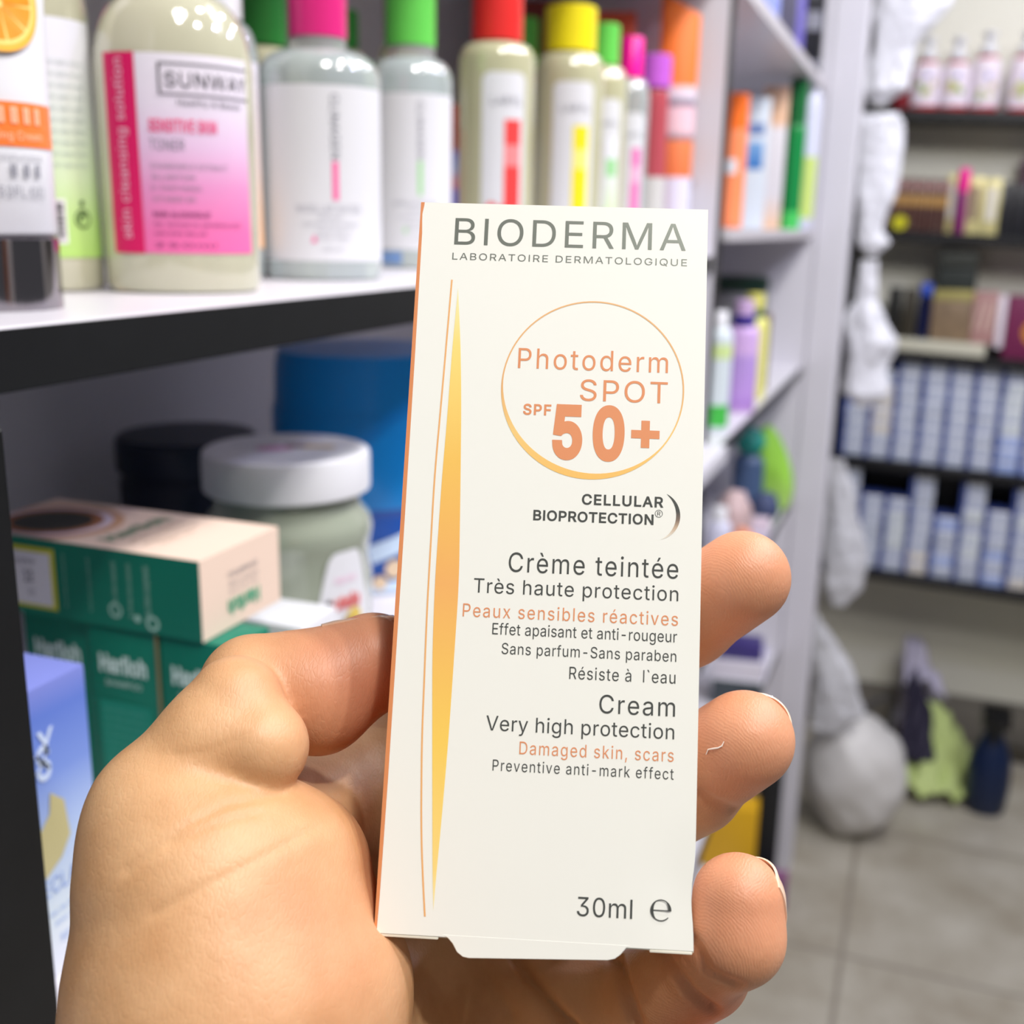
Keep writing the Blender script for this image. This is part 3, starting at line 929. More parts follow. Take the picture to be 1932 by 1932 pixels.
# wavy white label with a raised round top at the right
g = G()
fn = arc_fn(0.0430, 1.0, 0.0008)
nn_ = 40
lo_, hi_ = [], []
for i in range(nn_ + 1):
    x_ = -0.048 + 0.096 * i / nn_
    bump = 0.0265 * math.exp(-((x_ - 0.030) / 0.0150) ** 6)
    lo_.append(fn(x_, 0.008))
    hi_.append(fn(x_, 0.049 + bump * 1.2))
g.add(lo_ + hi_, [(i, i + 1, nn_ + 2 + i, nn_ + 1 + i) for i in range(nn_)])
lb = g.make('label', [m_label], t)
fn = arc_fn(0.0430, 1.0, 0.0016)
words(lb, [('body scrub', 0.0225, 0.0355, 0.0650, 0.0034)], fn, mat('candy_pink_print', (0.93, 0.66, 0.80), rough=0.5), 'pink_lettering')
g = G()
write(g, 'n', 0.0170, 0.0205, 0.0510, 0.0072, fn, 0.03, mi=1)
write(g, 'utella', 0.0212, 0.0385, 0.0510, 0.0072, fn, 0.02, mi=0)
g.make('red_lettering', [mat('red_print', (0.86, 0.32, 0.30), rough=0.5), m_dark_t], lb)
g = G()
for k in range(7):
    disc(g, 0.020 + k * 0.0024, 0.032 + k * 0.0021, 0.0, 0.0055, arc_fn(0.0430, 1.0, 0.0011 + k * 0.00005), 14, 0 if k % 3 else 1)
disc(g, 0.0345, 0.0385, 0.0, 0.0032, arc_fn(0.0430, 1.0, 0.0016), 12, 2)
disc(g, 0.0360, 0.0315, 0.0, 0.0030, arc_fn(0.0430, 1.0, 0.0017), 12, 0)
g.make('nut_print', [mat('hazel_brown_print', (0.50, 0.36, 0.24), rough=0.5), mat('straw_yellow_print', (0.85, 0.74, 0.36), rough=0.5), mat('leaf_print', (0.55, 0.62, 0.24), rough=0.5)], lb)

# blue tub behind the jar
t = thing('blue_tub', 'big blue plastic tub with rounded lid behind the jar', 'tub', (0.68, 0.36, ZLOW), facing(0.68, 0.36))
m_tub = plastic('blue_plastic', (0.07, 0.55, 0.86), 0.28)
m_tub2 = plastic('deep_blue_plastic', (0.05, 0.33, 0.70), 0.28)
tr = 0.063
G().lathe([(0.0, 0.0), (tr * 0.9, 0.0), (tr * 0.95, 0.004), (tr * 0.96, 0.05), (tr * 0.97, 0.057), (tr, 0.059)], 64).make('body', [m_tub2], t, angle=50)
G().lathe([(0.0, 0.059), (tr * 1.02, 0.059), (tr * 1.03, 0.061), (tr * 1.03, 0.118), (tr * 1.01, 0.121), (tr * 1.0, 0.126), (tr * 0.985, 0.148), (tr * 0.95, 0.158), (0.0, 0.160)], 64).make('lid', [m_tub], t, angle=50)
g = G()
fn = arc_fn(tr * 0.96, 1.0, 0.0009)
v0, v1 = [], []
for i in range(31):
    x_ = -0.05 + 0.11 * i / 30
    c_ = 0.021 + 0.34 * x_
    v0.append(fn(x_, c_)); v1.append(fn(x_, c_ + 0.013))
g.add(v0 + v1, [(i, i + 1, 32 + i, 31 + i) for i in range(30)])
v0 = [fn(-0.05 + 0.11 * i / 30, 0.001) for i in range(31)]
v1 = [fn(-0.05 + 0.11 * i / 30, 0.006 + 0.05 * (-0.05 + 0.11 * i / 30 + 0.05)) for i in range(31)]
g.add(v0 + v1, [(i, i + 1, 32 + i, 31 + i) for i in range(30)])
lb = g.make('label', [mat('ice_blue_print', (0.80, 0.88, 0.97), rough=0.4)], t)
g = G()
for cx_, cy_, rr in ((0.017, 0.0175, 0.0065), (0.007, 0.0085, 0.005)):
    disc(g, cx_, cy_, 0.0, rr, arc_fn(tr * 0.96, 1.0, 0.0013), 20)
g.make('coconut_print', [mat('almond_print', (0.88, 0.78, 0.66), rough=0.5, vary=0.15)], lb)

# navy jar behind, and a small white carton beside the jar
t = thing('navy_jar', 'dark navy jar in the shadow behind the white-lidded jar', 'jar', (0.597, 0.449, ZLOW), facing(0.597, 0.449))
m_navy = plastic('navy_plastic', (0.03, 0.07, 0.16), 0.4)
G().lathe([(0.0, 0.0), (0.042, 0.0), (0.044, 0.004), (0.044, 0.075), (0.040, 0.083)], 40).make('body', [m_navy], t)
G().lathe([(0.0, 0.083), (0.045, 0.083), (0.0455, 0.085), (0.0455, 0.102), (0.043, 0.105), (0.0, 0.105)], 40).make('lid', [m_navy], t)
t = thing('white_carton', 'small white carton with a yellow edge between lying green carton and jar', 'box', (0.420, 0.268, ZLOW), 0.0)
G().box(-0.016, 0.016, -0.020, 0.020, 0, 0.0655).make('body', [m_label], t, bevel=0.001)
G().box(-0.0165, 0.0165, -0.0205, -0.0185, 0.0, 0.052).make('yellow_edge', [mat('lemon_print', (0.87, 0.82, 0.36), rough=0.5)], t)

# ------------------------------------------------------------------ second bay
# top shelf
carton_box('pale blue and white carton on the top shelf of the far bay', 1.72, 0.262, ZUP, 0.03, 0.05, 0.15, [grad_mat('blue_stripe_card', [(0, (0.75, 0.78, 0.90)), (0.3, (0.55, 0.60, 0.88)), (0.6, (0.80, 0.82, 0.90)), (1, (0.5, 0.55, 0.85))], 'Z', 0, 0.15)])
carton_box('dark grey carton on the top shelf of the far bay', 1.90, 0.262, ZUP, 0.034, 0.05, 0.19, [mat('dark_grey_card', (0.33, 0.32, 0.40), rough=0.4, vary=0.2)])
carton_box('narrow violet carton on the top shelf of the far bay', 1.995, 0.255, ZUP, 0.022, 0.04, 0.19, [mat('violet_card', (0.48, 0.44, 0.78), rough=0.4, vary=0.1)])
t = bottle('black bottle with silver band at the end of the far bay\'s top shelf', 2.105, 0.246, ZUP, 0.0225, 0.12, 0.015, 0.14, (0.018, 0.14, 0.19), plastic('black_plastic', (0.07, 0.07, 0.10), 0.3), mat('black_bottle', (0.08, 0.08, 0.11), rough=0.25))
g = arc_patch(G(), 0.0225, -0.03, 0.03, 0.012, 0.022, 1.0, 0.0004)
arc_patch(g, 0.0225, -0.02, 0.02, 0.07, 0.10, 1.0, 0.0004)
g.make('label', [mat('silver_grey_print', (0.50, 0.50, 0.54), rough=0.35, metal=0.3)], t)
# middle shelf
t = bottle('orange bottle standing beside the divider on the far bay\'s middle shelf', 1.66, 0.286, ZMID, 0.0165, 0.13, 0.0145, 0.135, (0.0162, 0.135, 0.183), m_orange, mat('orange_bottle', (0.96, 0.55, 0.36), rough=0.35))
arc_patch(G(), 0.0165, -0.016, 0.004, 0.075, 0.095, 1.0).make('label', [m_label], t)
t = thing('lotion_carton', 'white carton with blue squares on the far bay\'s middle shelf', 'box', (1.80, 0.279, ZMID), facing(1.80, 0.279))
G().box(-0.019, 0.019, -0.015, 0.015, 0, 0.192).make('body', [mat('mint_white_card', (0.82, 0.86, 0.90), rough=0.4)], t, bevel=0.001)
g = G().box(-0.012, 0.012, -0.0156, -0.015, 0.138, 0.155, 0).box(-0.012, 0.012, -0.0156, -0.015, 0.088, 0.128, 1)
g.make('blue_print', [mat('slate_blue_print', (0.42, 0.52, 0.72), rough=0.4), grad_mat('sky_blue_print', [(0, (0.10, 0.42, 0.72)), (1, (0.48, 0.66, 0.85))], 'Z', 0.088, 0.128)], t)
carton_box('tall peach carton behind the blue-squared one', 1.93, 0.271, ZMID, 0.040, 0.03, 0.222, [grad_mat('peach_card', [(0, (0.90, 0.74, 0.60)), (0.25, (0.86, 0.84, 0.86)), (0.7, (0.88, 0.86, 0.88)), (0.75, (0.90, 0.72, 0.58)), (1, (0.88, 0.72, 0.60))], 'Z', 0, 0.222)])
t = bottle('tall green bottle with bright green foot', 1.985, 0.2420, ZMID, 0.0165, 0.15, 0.013, 0.17, (0.0150, 0.17, 0.240), plastic('bottle_green_cap', (0.07, 0.40, 0.20), 0.3), mat('green_bottle', (0.09, 0.52, 0.26), rough=0.25))
arc_patch(G(), 0.0165, -0.026, 0.026, 0.0, 0.030, 1.0).make('foot_band', [mat('bright_green_print', (0.27, 0.75, 0.36), rough=0.4)], t)
t = bottle('white squeeze bottle with a lime green label near the white end post', 2.115, 0.2370, ZMID, 0.0190, 0.20, 0.012, 0.235, (0.0135, 0.235, 0.262), m_white, mat('pearl_white_bottle', (0.84, 0.85, 0.93), rough=0.3))
arc_patch(G(), 0.0190, -0.026, 0.026, 0.02, 0.125, 1.0).make('label', [mat('lime_label', (0.78, 0.86, 0.48), rough=0.4)], t)
# low shelf
t = thing('storage_jar', 'grey storage jar with a dark green lid at the back of the far bay', 'jar', (2.02, 0.33, ZBL), facing(2.02, 0.33))
G().lathe([(0.0, 0.0), (0.058, 0.0), (0.060, 0.004), (0.060, 0.14), (0.052, 0.150)], 40).make('body', [mat('grey_clear_jar', (0.62, 0.62, 0.62), rough=0.2, trans=0.2)], t)
G().lathe([(0.0, 0.150), (0.0575, 0.150), (0.058, 0.152), (0.058, 0.170), (0.054, 0.174), (0.0, 0.174)], 40).make('lid', [plastic('forest_green_lid', (0.08, 0.20, 0.15), 0.45)], t)
t = bottle('lilac shampoo bottle with navy collar', 1.60, 0.2465, ZBL, 0.0232, 0.108, 0.0115, 0.124, (0.0135, 0.136, 0.158), plastic('lilac_cap', (0.78, 0.66, 0.82), 0.35), grad_mat('lilac_bottle', [(0, (0.80, 0.64, 0.86)), (0.1, (0.66, 0.50, 0.80)), (0.2, (0.72, 0.57, 0.85)), (0.62, (0.70, 0.58, 0.84)), (0.7, (0.82, 0.68, 0.88)), (1, (0.80, 0.66, 0.88))], 'Z', 0, 0.124), 0.75)
G().lathe([(0.013, 0.122), (0.0165, 0.124), (0.0165, 0.136), (0.013, 0.137)], 24).make('collar', [plastic('navy_collar', (0.14, 0.10, 0.50), 0.35)], t)
t = bottle('yellow shampoo bottle with a green collar behind the lilac one', 1.735, 0.2520, ZBL, 0.0230, 0.110, 0.0115, 0.126, (0.0135, 0.136, 0.160), plastic('straw_cap', (0.85, 0.83, 0.42), 0.35), mat('yellow_bottle', (0.88, 0.87, 0.50), rough=0.3, vary=0.05), 0.75)
G().lathe([(0.013, 0.124), (0.0155, 0.126), (0.0155, 0.136), (0.013, 0.137)], 24).make('collar', [plastic('deep_green_collar', (0.12, 0.32, 0.24), 0.35)], t)
t = bottle('white bottle with green base and lime top label in front of the lilac bottle', 1.42, 0.2500, ZBL, 0.0190, 0.118, 0.010, 0.134, (0.0115, 0.134, 0.154), m_white, mat('soft_white_bottle', (0.82, 0.86, 0.88), rough=0.35), 0.8)
g = arc_patch(G(), 0.0190, -0.026, 0.026, 0.008, 0.036, 0.8, 0.0004, 0)
arc_patch(g, 0.0190, -0.026, 0.026, 0.095, 0.113, 0.8, 0.0004, 1)
g.make('label', [mat('grass_green_print', (0.28, 0.72, 0.30), rough=0.4), mat('pale_lime_print', (0.80, 0.88, 0.60), rough=0.4)], t)
carton_box('slim brown carton behind the yellow bottle', 1.86, 0.2520, ZBL, 0.020, 0.03, 0.122, [mat('brown_card', (0.44, 0.34, 0.30), rough=0.5, vary=0.1)])
# shelf below
t = thing('teal_ball', 'shiny teal ball on the far bay\'s fourth shelf', 'ball', (2.08, 0.292, 0.82), 0)
G().lathe([(0.0, 0.0)] + [(0.028 * math.sin(PI * k / 14), 0.105 + 0.028 - 0.028 * math.cos(PI * k / 14)) for k in range(1, 14)] + [(0.0, 0.161)], 32).make('ball', [plastic('teal_plastic', (0.16, 0.56, 0.52), 0.2)], t)
G().lathe([(0.026, 0.0), (0.030, 0.002), (0.030, 0.098), (0.022, 0.108)], 28).make('stand', [plastic('slate_plastic', (0.28, 0.36, 0.50), 0.4)], t)
t = thing('green_scoop', 'large lime green plastic scoop leaning on the shelf\'s right end', 'scoop', (2.09, 0.2500, 0.82), facing(2.09, 0.25))
g = G()
out = []
for k in range(28):
    a = 2 * PI * k / 28
    rr = 0.5 + 0.5 * math.cos(a - 0.5)
    out.append((0.036 * math.cos(a) * (1 - 0.25 * math.sin(a)), 0.083 + 0.083 * math.sin(a)))
nr = 6
vs_, fs = [], []
for j in range(nr + 1):
    q = j / nr
    for x_, z_ in out:
        vs_.append((x_ * q - 0.014 * (z_ - 0.083) / 0.083, -0.012 * (1 - q * q) - 0.003, 0.083 + (z_ - 0.083) * q))
for j in range(nr):
    for k in range(28):
        fs.append((j * 28 + k, j * 28 + (k + 1) % 28, (j + 1) * 28 + (k + 1) % 28, (j + 1) * 28 + k))
vb = [(x_, y_ + 0.0025, z_) for x_, y_, z_ in vs_]
g.add(vs_ + vb, fs + [tuple(len(vs_) + i for i in f[::-1]) for f in fs] + [(nr * 28 + k, nr * 28 + (k + 1) % 28, len(vs_) + nr * 28 + (k + 1) % 28, len(vs_) + nr * 28 + k) for k in range(28)])
g.make('bowl', [grad_mat('lime_plastic', [(0, (0.72, 0.87, 0.48)), (0.45, (0.60, 0.82, 0.30)), (1, (0.52, 0.74, 0.26))], 'Z', 0, 0.166, rough=0.35)], t, angle=60)


def lumpy(name, label, cat, loc, sx, sy, sz, m, seed=1, amp=0.12, rz=0.0, freq=3.0, group=None, sub=3):
    """a soft sack: a sphere with folds"""
    bm = bmesh.new()
    bmesh.ops.create_icosphere(bm, subdivisions=sub + 1, radius=1.0)
    rnd = random.Random(seed)
    ph = [(rnd.uniform(-1, 1), rnd.uniform(-1, 1), rnd.uniform(-1, 1), rnd.uniform(0, 6)) for _ in range(10)]
    for v in bm.verts:
        p = v.co.normalized()
        d = sum(math.sin(freq * (1 + 0.4 * i) * (p.x * a + p.y * b + p.z * c) * 2 + q) / (1 + 0.5 * i) for i, (a, b, c, q) in enumerate(ph)) * amp * 0.35
        v.co = p * (1 + d)
    zmin = min(v.co.z for v in bm.verts)
    for v in bm.verts:
        v.co = Vector((v.co.x * sx, v.co.y * sy, (v.co.z - zmin) * sz))
    me_ = bpy.data.meshes.new(name)
    bm.to_mesh(me_)
    bm.free()
    me_.materials.append(m)
    me_.polygons.foreach_set('use_smooth', [True] * len(me_.polygons))
    o = bpy.data.objects.new(name, me_)
    COL.objects.link(o)
    o.location = loc
    o.rotation_euler = (0, 0, rz)
    return tag(o, label, cat, group)


lumpy('soft_pouch', 'pinkish pouch on the fourth shelf beneath the teal ball', 'pouch', (1.80, 0.272, 0.82), 0.04, 0.03, 0.05, mat('dusty_pink_cloth', (0.76, 0.66, 0.66), rough=0.6, vary=0.1), 3)
lumpy('orange_sponge', 'small orange sponge in front of the pinkish pouch', 'sponge', (1.735, 0.245, 0.82), 0.022, 0.02, 0.028, mat('coral_sponge', (0.86, 0.55, 0.42), rough=0.8, vary=0.15), 8)
lumpy('navy_pouch', 'dark navy pouch beside the lime scoop', 'pouch', (2.0, 0.246, 0.82), 0.03, 0.025, 0.028, mat('navy_cloth', (0.24, 0.28, 0.42), rough=0.6, vary=0.15), 5)
carton_box('small white and pink carton low on the fourth shelf', 1.87, 0.2400, 0.82, 0.040, 0.03, 0.040, [grad_mat('pink_white_card', [(0, (0.70, 0.70, 0.82)), (0.4, (0.86, 0.82, 0.90)), (1, (0.86, 0.78, 0.84))], 'Z', 0, 0.04)])
bottle('white bottle with blue print at the near end of the fourth shelf', 1.60, 0.262, 0.82, 0.020, 0.075, 0.010, 0.1, (0.011, 0.1, 0.12), m_white, mat('cool_white_bottle', (0.80, 0.80, 0.88), rough=0.35, vary=0.2, scale=60), 0.8)
# fifth shelf: stacked flat boxes
carton_box('white box with dark panel at the bottom of the fifth shelf pile', 1.92, 0.262, 0.50, 0.09, 0.06, 0.05, [m_label, mat('charcoal_print', (0.25, 0.28, 0.30), rough=0.4)], [0, 0, 1, 0, 0, 0])
carton_box('flat white and maroon box in the middle of the fifth shelf pile', 1.925, 0.262, 0.55, 0.092, 0.06, 0.035, [mat('white_card', (0.84, 0.82, 0.86), rough=0.4), mat('maroon_print', (0.40, 0.24, 0.32), rough=0.4)], [0, 0, 0, 0, 1, 0])
carton_box('dark blue box on top of the fifth shelf pile', 1.93, 0.262, 0.585, 0.08, 0.055, 0.03, [mat('indigo_card', (0.24, 0.20, 0.45), rough=0.4, vary=0.2)])
carton_box('violet and white box leaning at the right of the fifth shelf', 2.05, 0.245, 0.50, 0.035, 0.03, 0.055, [mat('lavender_card', (0.62, 0.60, 0.78), rough=0.4, vary=0.25, scale=40)])
# bottom shelf
carton_box('mustard yellow box on the bottom shelf', 2.03, 0.268, 0.10, 0.105, 0.06, 0.135, [mat('mustard_card', (0.86, 0.66, 0.10), rough=0.45, vary=0.05)])
carton_box('black box at the right end of the bottom shelf', 2.115, 0.205, 0.0, 0.048, 0.05, 0.34, [mat('black_card', (0.09, 0.10, 0.12), rough=0.45)])
carton_box('small purple box on the floor in front of the black box', 2.065, 0.172, 0.0, 0.045, 0.03, 0.075, [mat('plum_card', (0.54, 0.34, 0.50), rough=0.45)])
carton_box('small teal box on the floor below the mustard box', 1.985, 0.215, 0.0, 0.04, 0.03, 0.085, [mat('deep_teal_card', (0.12, 0.36, 0.33), rough=0.45)])

# ------------------------------------------------------------------ far wall shelves
def rpos(x, y, key, dz=0.0):
    return x, y, rz_(RZ[key], y) + dz


RXT = math.atan(TILT)
FR = -PI / 2        # front faces the aisle (-x)
m_redliq = mat('cherry_red_plastic', (0.72, 0.13, 0.17), rough=0.3)
m_softw = mat('soft_white_plastic', (0.90, 0.86, 0.90), rough=0.35)
pumps = [(0.066, 0.0, 'first white and red pump bottle from the left on the top far shelf'), (0.004, 0.0, 'second white and red pump bottle on the top far shelf'),
         (-0.058, 0.012, 'third and tallest white and red pump bottle on the top far shelf'), (-0.136, 0.014, 'white and red pump bottle cut off by the photo\'s right edge')]
for i, (y, dz, lab) in enumerate(pumps):
    x, y, z = rpos(2.82, y, 's1')
    t = thing('pump_bottle', lab, 'bottle', (x, y, z), FR, 'pump bottles on the top far shelf')
    hb = 0.100 + dz
    prf = [(0.0, 0.0), (0.029, 0.0), (0.031, 0.003), (0.031, 0.018), (0.031, hb * 0.85), (0.027, hb), (0.012, hb + 0.012), (0.010, hb + 0.016)]
    G().lathe(prf, 28, 0, 0.7, mis=[0, 0, 0, 1, 1, 0, 0]).make('body', [m_redliq, m_softw], t)
    g = arc_patch(G(), 0.031, -0.036, 0.036, 0.012, hb * 0.88, 0.7, 0.0006, n=12)
    lb = g.make('label', [mat('lilac_white_label', (0.92, 0.87, 0.92), rough=0.4)], t)
    g = G()
    rnd = random.Random(i + 2)
    for k in range(7):
        disc(g, rnd.uniform(-0.016, 0.018), rnd.uniform(0.028, 0.06), 0.0, rnd.uniform(0.005, 0.010), arc_fn(0.031, 0.7, 0.001 + k * 0.00008), 9, k % 3)
    disc(g, 0.004, 0.075, 0.0, 0.006, arc_fn(0.031, 0.7, 0.0014), 9, 3)
    g.make('flower_print', [mat('olive_flower_print', (0.72, 0.74, 0.42), rough=0.5), mat('sage_flower_print', (0.60, 0.68, 0.48), rough=0.5), mat('sand_flower_print', (0.78, 0.72, 0.60), rough=0.5), mat('periwinkle_print', (0.58, 0.60, 0.84), rough=0.5)], lb)
    g = G()
    g.lathe([(0.0165, hb + 0.008), (0.0175, hb + 0.010), (0.0165, hb + 0.028), (0.009, hb + 0.032), (0.008, hb + 0.044), (0.014, hb + 0.046), (0.014, hb + 0.056), (0.0, hb + 0.059)], 20)
    g.tube([(0, 0, hb + 0.052), (0, -0.022, hb + 0.053), (0, -0.032, hb + 0.047)], 0.0045, 8)
    g.make('pump', [m_white], t)
x, y, z = rpos(2.84, 0.108, 's1')
t = bottle('round dark red bottle at the left end of the top far shelf', x, y, z, 0.030, 0.075, 0.012, 0.095, (0.012, 0.095, 0.125), plastic('black_cap', (0.08, 0.06, 0.08), 0.3), mat('wine_red_bottle', (0.52, 0.12, 0.16), rough=0.25), 0.8, rz=FR)

# second shelf: little amber perfume boxes
m_amber = mat('amber_box', (0.33, 0.22, 0.20), rough=0.3, vary=0.15)
m_amber_g = mat('amber_gold_band', (0.72, 0.55, 0.32), rough=0.35, metal=0.4)
m_amber_p = mat('dusty_rose_print', (0.66, 0.47, 0.46), rough=0.4)
order = ['first', 'second', 'third', 'fourth', 'fifth', 'sixth']
for k in range(6):
    x, y, z = rpos(2.81, 0.118 - k * 0.0235, 's2')
    t = thing('perfume_box', f'{order[k]} amber perfume box from the left on the second far shelf', 'box', (x, y, z), FR, 'amber perfume boxes')
    G().box(-0.0105, 0.0105, -0.02, 0.02, 0, 0.116).make('body', [m_amber], t, bevel=0.001)
    G().box(-0.0106, 0.0106, -0.0206, -0.02, 0.055, 0.080).make('gold_band', [m_amber_g], t)
    g = G()
    disc(g, 0, 0.100, 0.0, 0.0085, lambda a, b: (a, -0.0206, b), 16)
    g.make('rose_spot', [m_amber_p], t)
x, y, z = rpos(2.775, 0.090, 's2')
t = thing('yellow_tin', 'small yellow round tin in front of the amber perfume boxes', 'tin', (x, y, z), FR)
g = G().lathe([(0.0, -0.006), (0.0155, -0.006), (0.0165, -0.005), (0.0165, 0.005), (0.0155, 0.006), (0.0, 0.006)], 24)
g.move(lambda a, b, c: (a, c, b + 0.0165))
g.make('tin', [mat('lemon_tin', (0.78, 0.76, 0.14), rough=0.35)], t)
m_goldb = mat('champagne_gold_card', (0.84, 0.80, 0.56), rough=0.35, metal=0.15, vary=0.1)
for k, (y, w_, h, lab) in enumerate([(-0.018, 0.026, 0.128, 'champagne gold box left of the magenta stick'), (-0.064, 0.036, 0.124, 'champagne gold box right of the magenta stick'), (-0.101, 0.034, 0.122, 'pale gold box beside the black boxes')]):
    x, y, z = rpos(2.815, y, 's2')
    t = thing('gold_box', lab, 'box', (x, y, z), FR, 'gold boxes on the second far shelf')
    G().box(-w_ / 2, w_ / 2, -0.02, 0.02, 0, h).make('body', [m_goldb], t, bevel=0.001)
    G().box(-w_ * 0.28, w_ * 0.28, -0.0206, -0.02, h * 0.25, h * 0.85).make('panel_print', [mat('pearl_panel_print' if k != 1 else 'umber_panel_print', (0.86, 0.84, 0.80) if k != 1 else (0.55, 0.47, 0.40), rough=0.35, vary=0.1)], t)
x, y, z = rpos(2.785, -0.038, 's2')
t = thing('body_spray', 'slim magenta spray bottle with violet body among the gold boxes', 'bottle', (x, y, z), FR)
G().lathe([(0.0, 0.0), (0.0115, 0.0), (0.012, 0.002), (0.012, 0.085), (0.0105, 0.09)], 20).make('body', [mat('violet_body', (0.50, 0.10, 0.42), rough=0.3)], t)
G().lathe([(0.0115, 0.09), (0.0120, 0.091), (0.0120, 0.135), (0.010, 0.141), (0.0, 0.142)], 20).make('cap', [m_mag], t)
for y, w_, h, lab in [(-0.134, 0.022, 0.114, 'slim black carton right of the pale gold box'), (-0.160, 0.024, 0.112, 'black carton with grey print beside the slim black one'), (-0.188, 0.026, 0.112, 'black carton at the photo\'s right edge on the second far shelf')]:
    x, y, z = rpos(2.81, y, 's2')
    o = carton_box(lab, x, y, z, w_, 0.04, h, [mat('black_speckle_card', (0.13, 0.13, 0.15), rough=0.35, vary=0.5, scale=120)], None, FR, 'black_carton', 'black cartons on the second far shelf')
x, y, z = rpos(2.86, -0.185, 's2')
o = carton_box('tall plum box behind the black cartons', x, y, z, 0.06, 0.03, 0.175, [mat('plum_box_card', (0.30, 0.17, 0.24), rough=0.4)], None, FR, 'plum_carton')
# third shelf
dz3 = 0.028
for y, w_, h, c, lab, nm in [(0.082, 0.032, 0.112, (0.10, 0.10, 0.09), 'black carton at the left end of the third far shelf', 'black_carton'), (0.048, 0.028, 0.112, (0.20, 0.18, 0.14), 'dark brown carton between the black and the blue ones', 'brown_carton')]:
    x, y, z = rpos(2.81, y, 's3', dz3)
    carton_box(lab, x, y, z, w_, 0.05, h, [mat(nm + '_card', c, rough=0.4, vary=0.2)], None, FR, nm)
x, y, z = rpos(2.795, 0.016, 's3', dz3)
t = thing('blue_stick', 'slim dark blue bottle with bright blue cap on the third far shelf', 'bottle', (x, y, z), FR)
G().lathe([(0.0, 0.0), (0.0135, 0.0), (0.014, 0.002), (0.014, 0.098), (0.012, 0.1)], 20).make('body', [mat('navy_glass', (0.07, 0.09, 0.24), rough=0.25)], t)
G().lathe([(0.0135, 0.1), (0.014, 0.101), (0.014, 0.122), (0.011, 0.128), (0.0, 0.128)], 20).make('cap', [plastic('royal_blue_cap', (0.22, 0.34, 0.74), 0.3)], t)
x, y, z = rpos(2.82, -0.045, 's3', dz3)
t = thing('gift_box', 'gold topped box of tan and dark pattern carrying the dark green tin', 'box', (x, y, z), FR)
G().box(-0.043, 0.043, -0.03, 0.03, 0, 0.093).make('body', [mat('tan_pattern_card', (0.50, 0.42, 0.33), rough=0.4, vary=0.55, scale=45)], t, bevel=0.001)
G().box(-0.0435, 0.0435, -0.0305, 0.0305, 0.093, 0.116).make('lid', [mat('old_gold_card', (0.66, 0.62, 0.38), rough=0.35, metal=0.2)], t, bevel=0.0015)
x, y, z = rpos(2.82, -0.047, 's3', dz3 + 0.116)
t = thing('dark_tin', 'dark green tin standing on the gold topped box', 'tin', (x, y, z), FR)
G().box(-0.043, 0.043, -0.028, 0.028, 0, 0.05).make('body', [mat('dark_green_tin', (0.16, 0.18, 0.17), rough=0.4, vary=0.1)], t, bevel=0.006, seg=3)
G().box(-0.044, 0.044, -0.029, 0.029, 0.05, 0.092).make('lid', [mat('moss_grey_tin', (0.24, 0.25, 0.23), rough=0.4, vary=0.1)], t, bevel=0.010, seg=3)
x, y, z = rpos(2.825, -0.117, 's3', dz3)
t = thing('rose_box', 'box with rose and cream stripes right of the gold topped box', 'box', (x, y, z), FR)
G().box(-0.027, 0.027, -0.025, 0.025, 0, 0.118).make('body', [mat('rose_pattern_card', (0.66, 0.50, 0.49), rough=0.4, vary=0.35, scale=50)], t, bevel=0.001)
g = G()
for k in range(3):
    a = -0.022 + k * 0.016
    g.add([(a, -0.0254, 0.03), (a + 0.004, -0.0254, 0.03), (a + 0.014, -0.0254, 0.095), (a + 0.010, -0.0254, 0.095)], [(0, 1, 2, 3)])
g.make('stripe_print', [mat('cream_stripe_print', (0.86, 0.76, 0.70), rough=0.4)], t)
x, y, z = rpos(2.815, -0.152, 's3', dz3)
carton_box('narrow white carton beside the maroon box', x, y, z - 0.006, 0.017, 0.04, 0.118, [m_softw], None, FR, 'white_carton')
x, y, z = rpos(2.82, -0.208, 's3', 0.001)
t = thing('maroon_box', 'maroon box with an orange glow print at the photo\'s right edge', 'box', (x, y, z), FR)
G().box(-0.046, 0.046, -0.03, 0.03, 0, 0.142).make('body', [mat('maroon_card', (0.45, 0.14, 0.30), rough=0.4, vary=0.15)], t, bevel=0.001)
g = G()
disc(g, 0.020, 0.062, 0.0, 0.030, lambda a, b: (a, -0.0304, b), 24, 0)
disc(g, 0.024, 0.062, 0.0, 0.018, lambda a, b: (a, -0.0306, b), 24, 1)
g.make('glow_print', [mat('amber_print', (0.80, 0.52, 0.18), rough=0.4), mat('light_amber_print', (0.90, 0.68, 0.34), rough=0.4)], t)

# the two shelves of small blue and white cartons
m_bw_w = mat('carton_pale_front', (0.74, 0.77, 0.84), rough=0.42, vary=0.03)
m_bw_b = mat('carton_blue_print', (0.24, 0.31, 0.58), rough=0.42, vary=0.1)
m_bw_e = mat('carton_white_edge', (0.96, 0.97, 1.0), rough=0.42)
m_bw_c = mat('carton_cream_front', (0.88, 0.85, 0.80), rough=0.42, vary=0.03)
m_bw_p = mat('carton_plain_front', (0.83, 0.86, 0.87), rough=0.42, vary=0.03)
m_bw_l = mat('carton_periwinkle_front', (0.64, 0.72, 0.92), rough=0.42, vary=0.03)


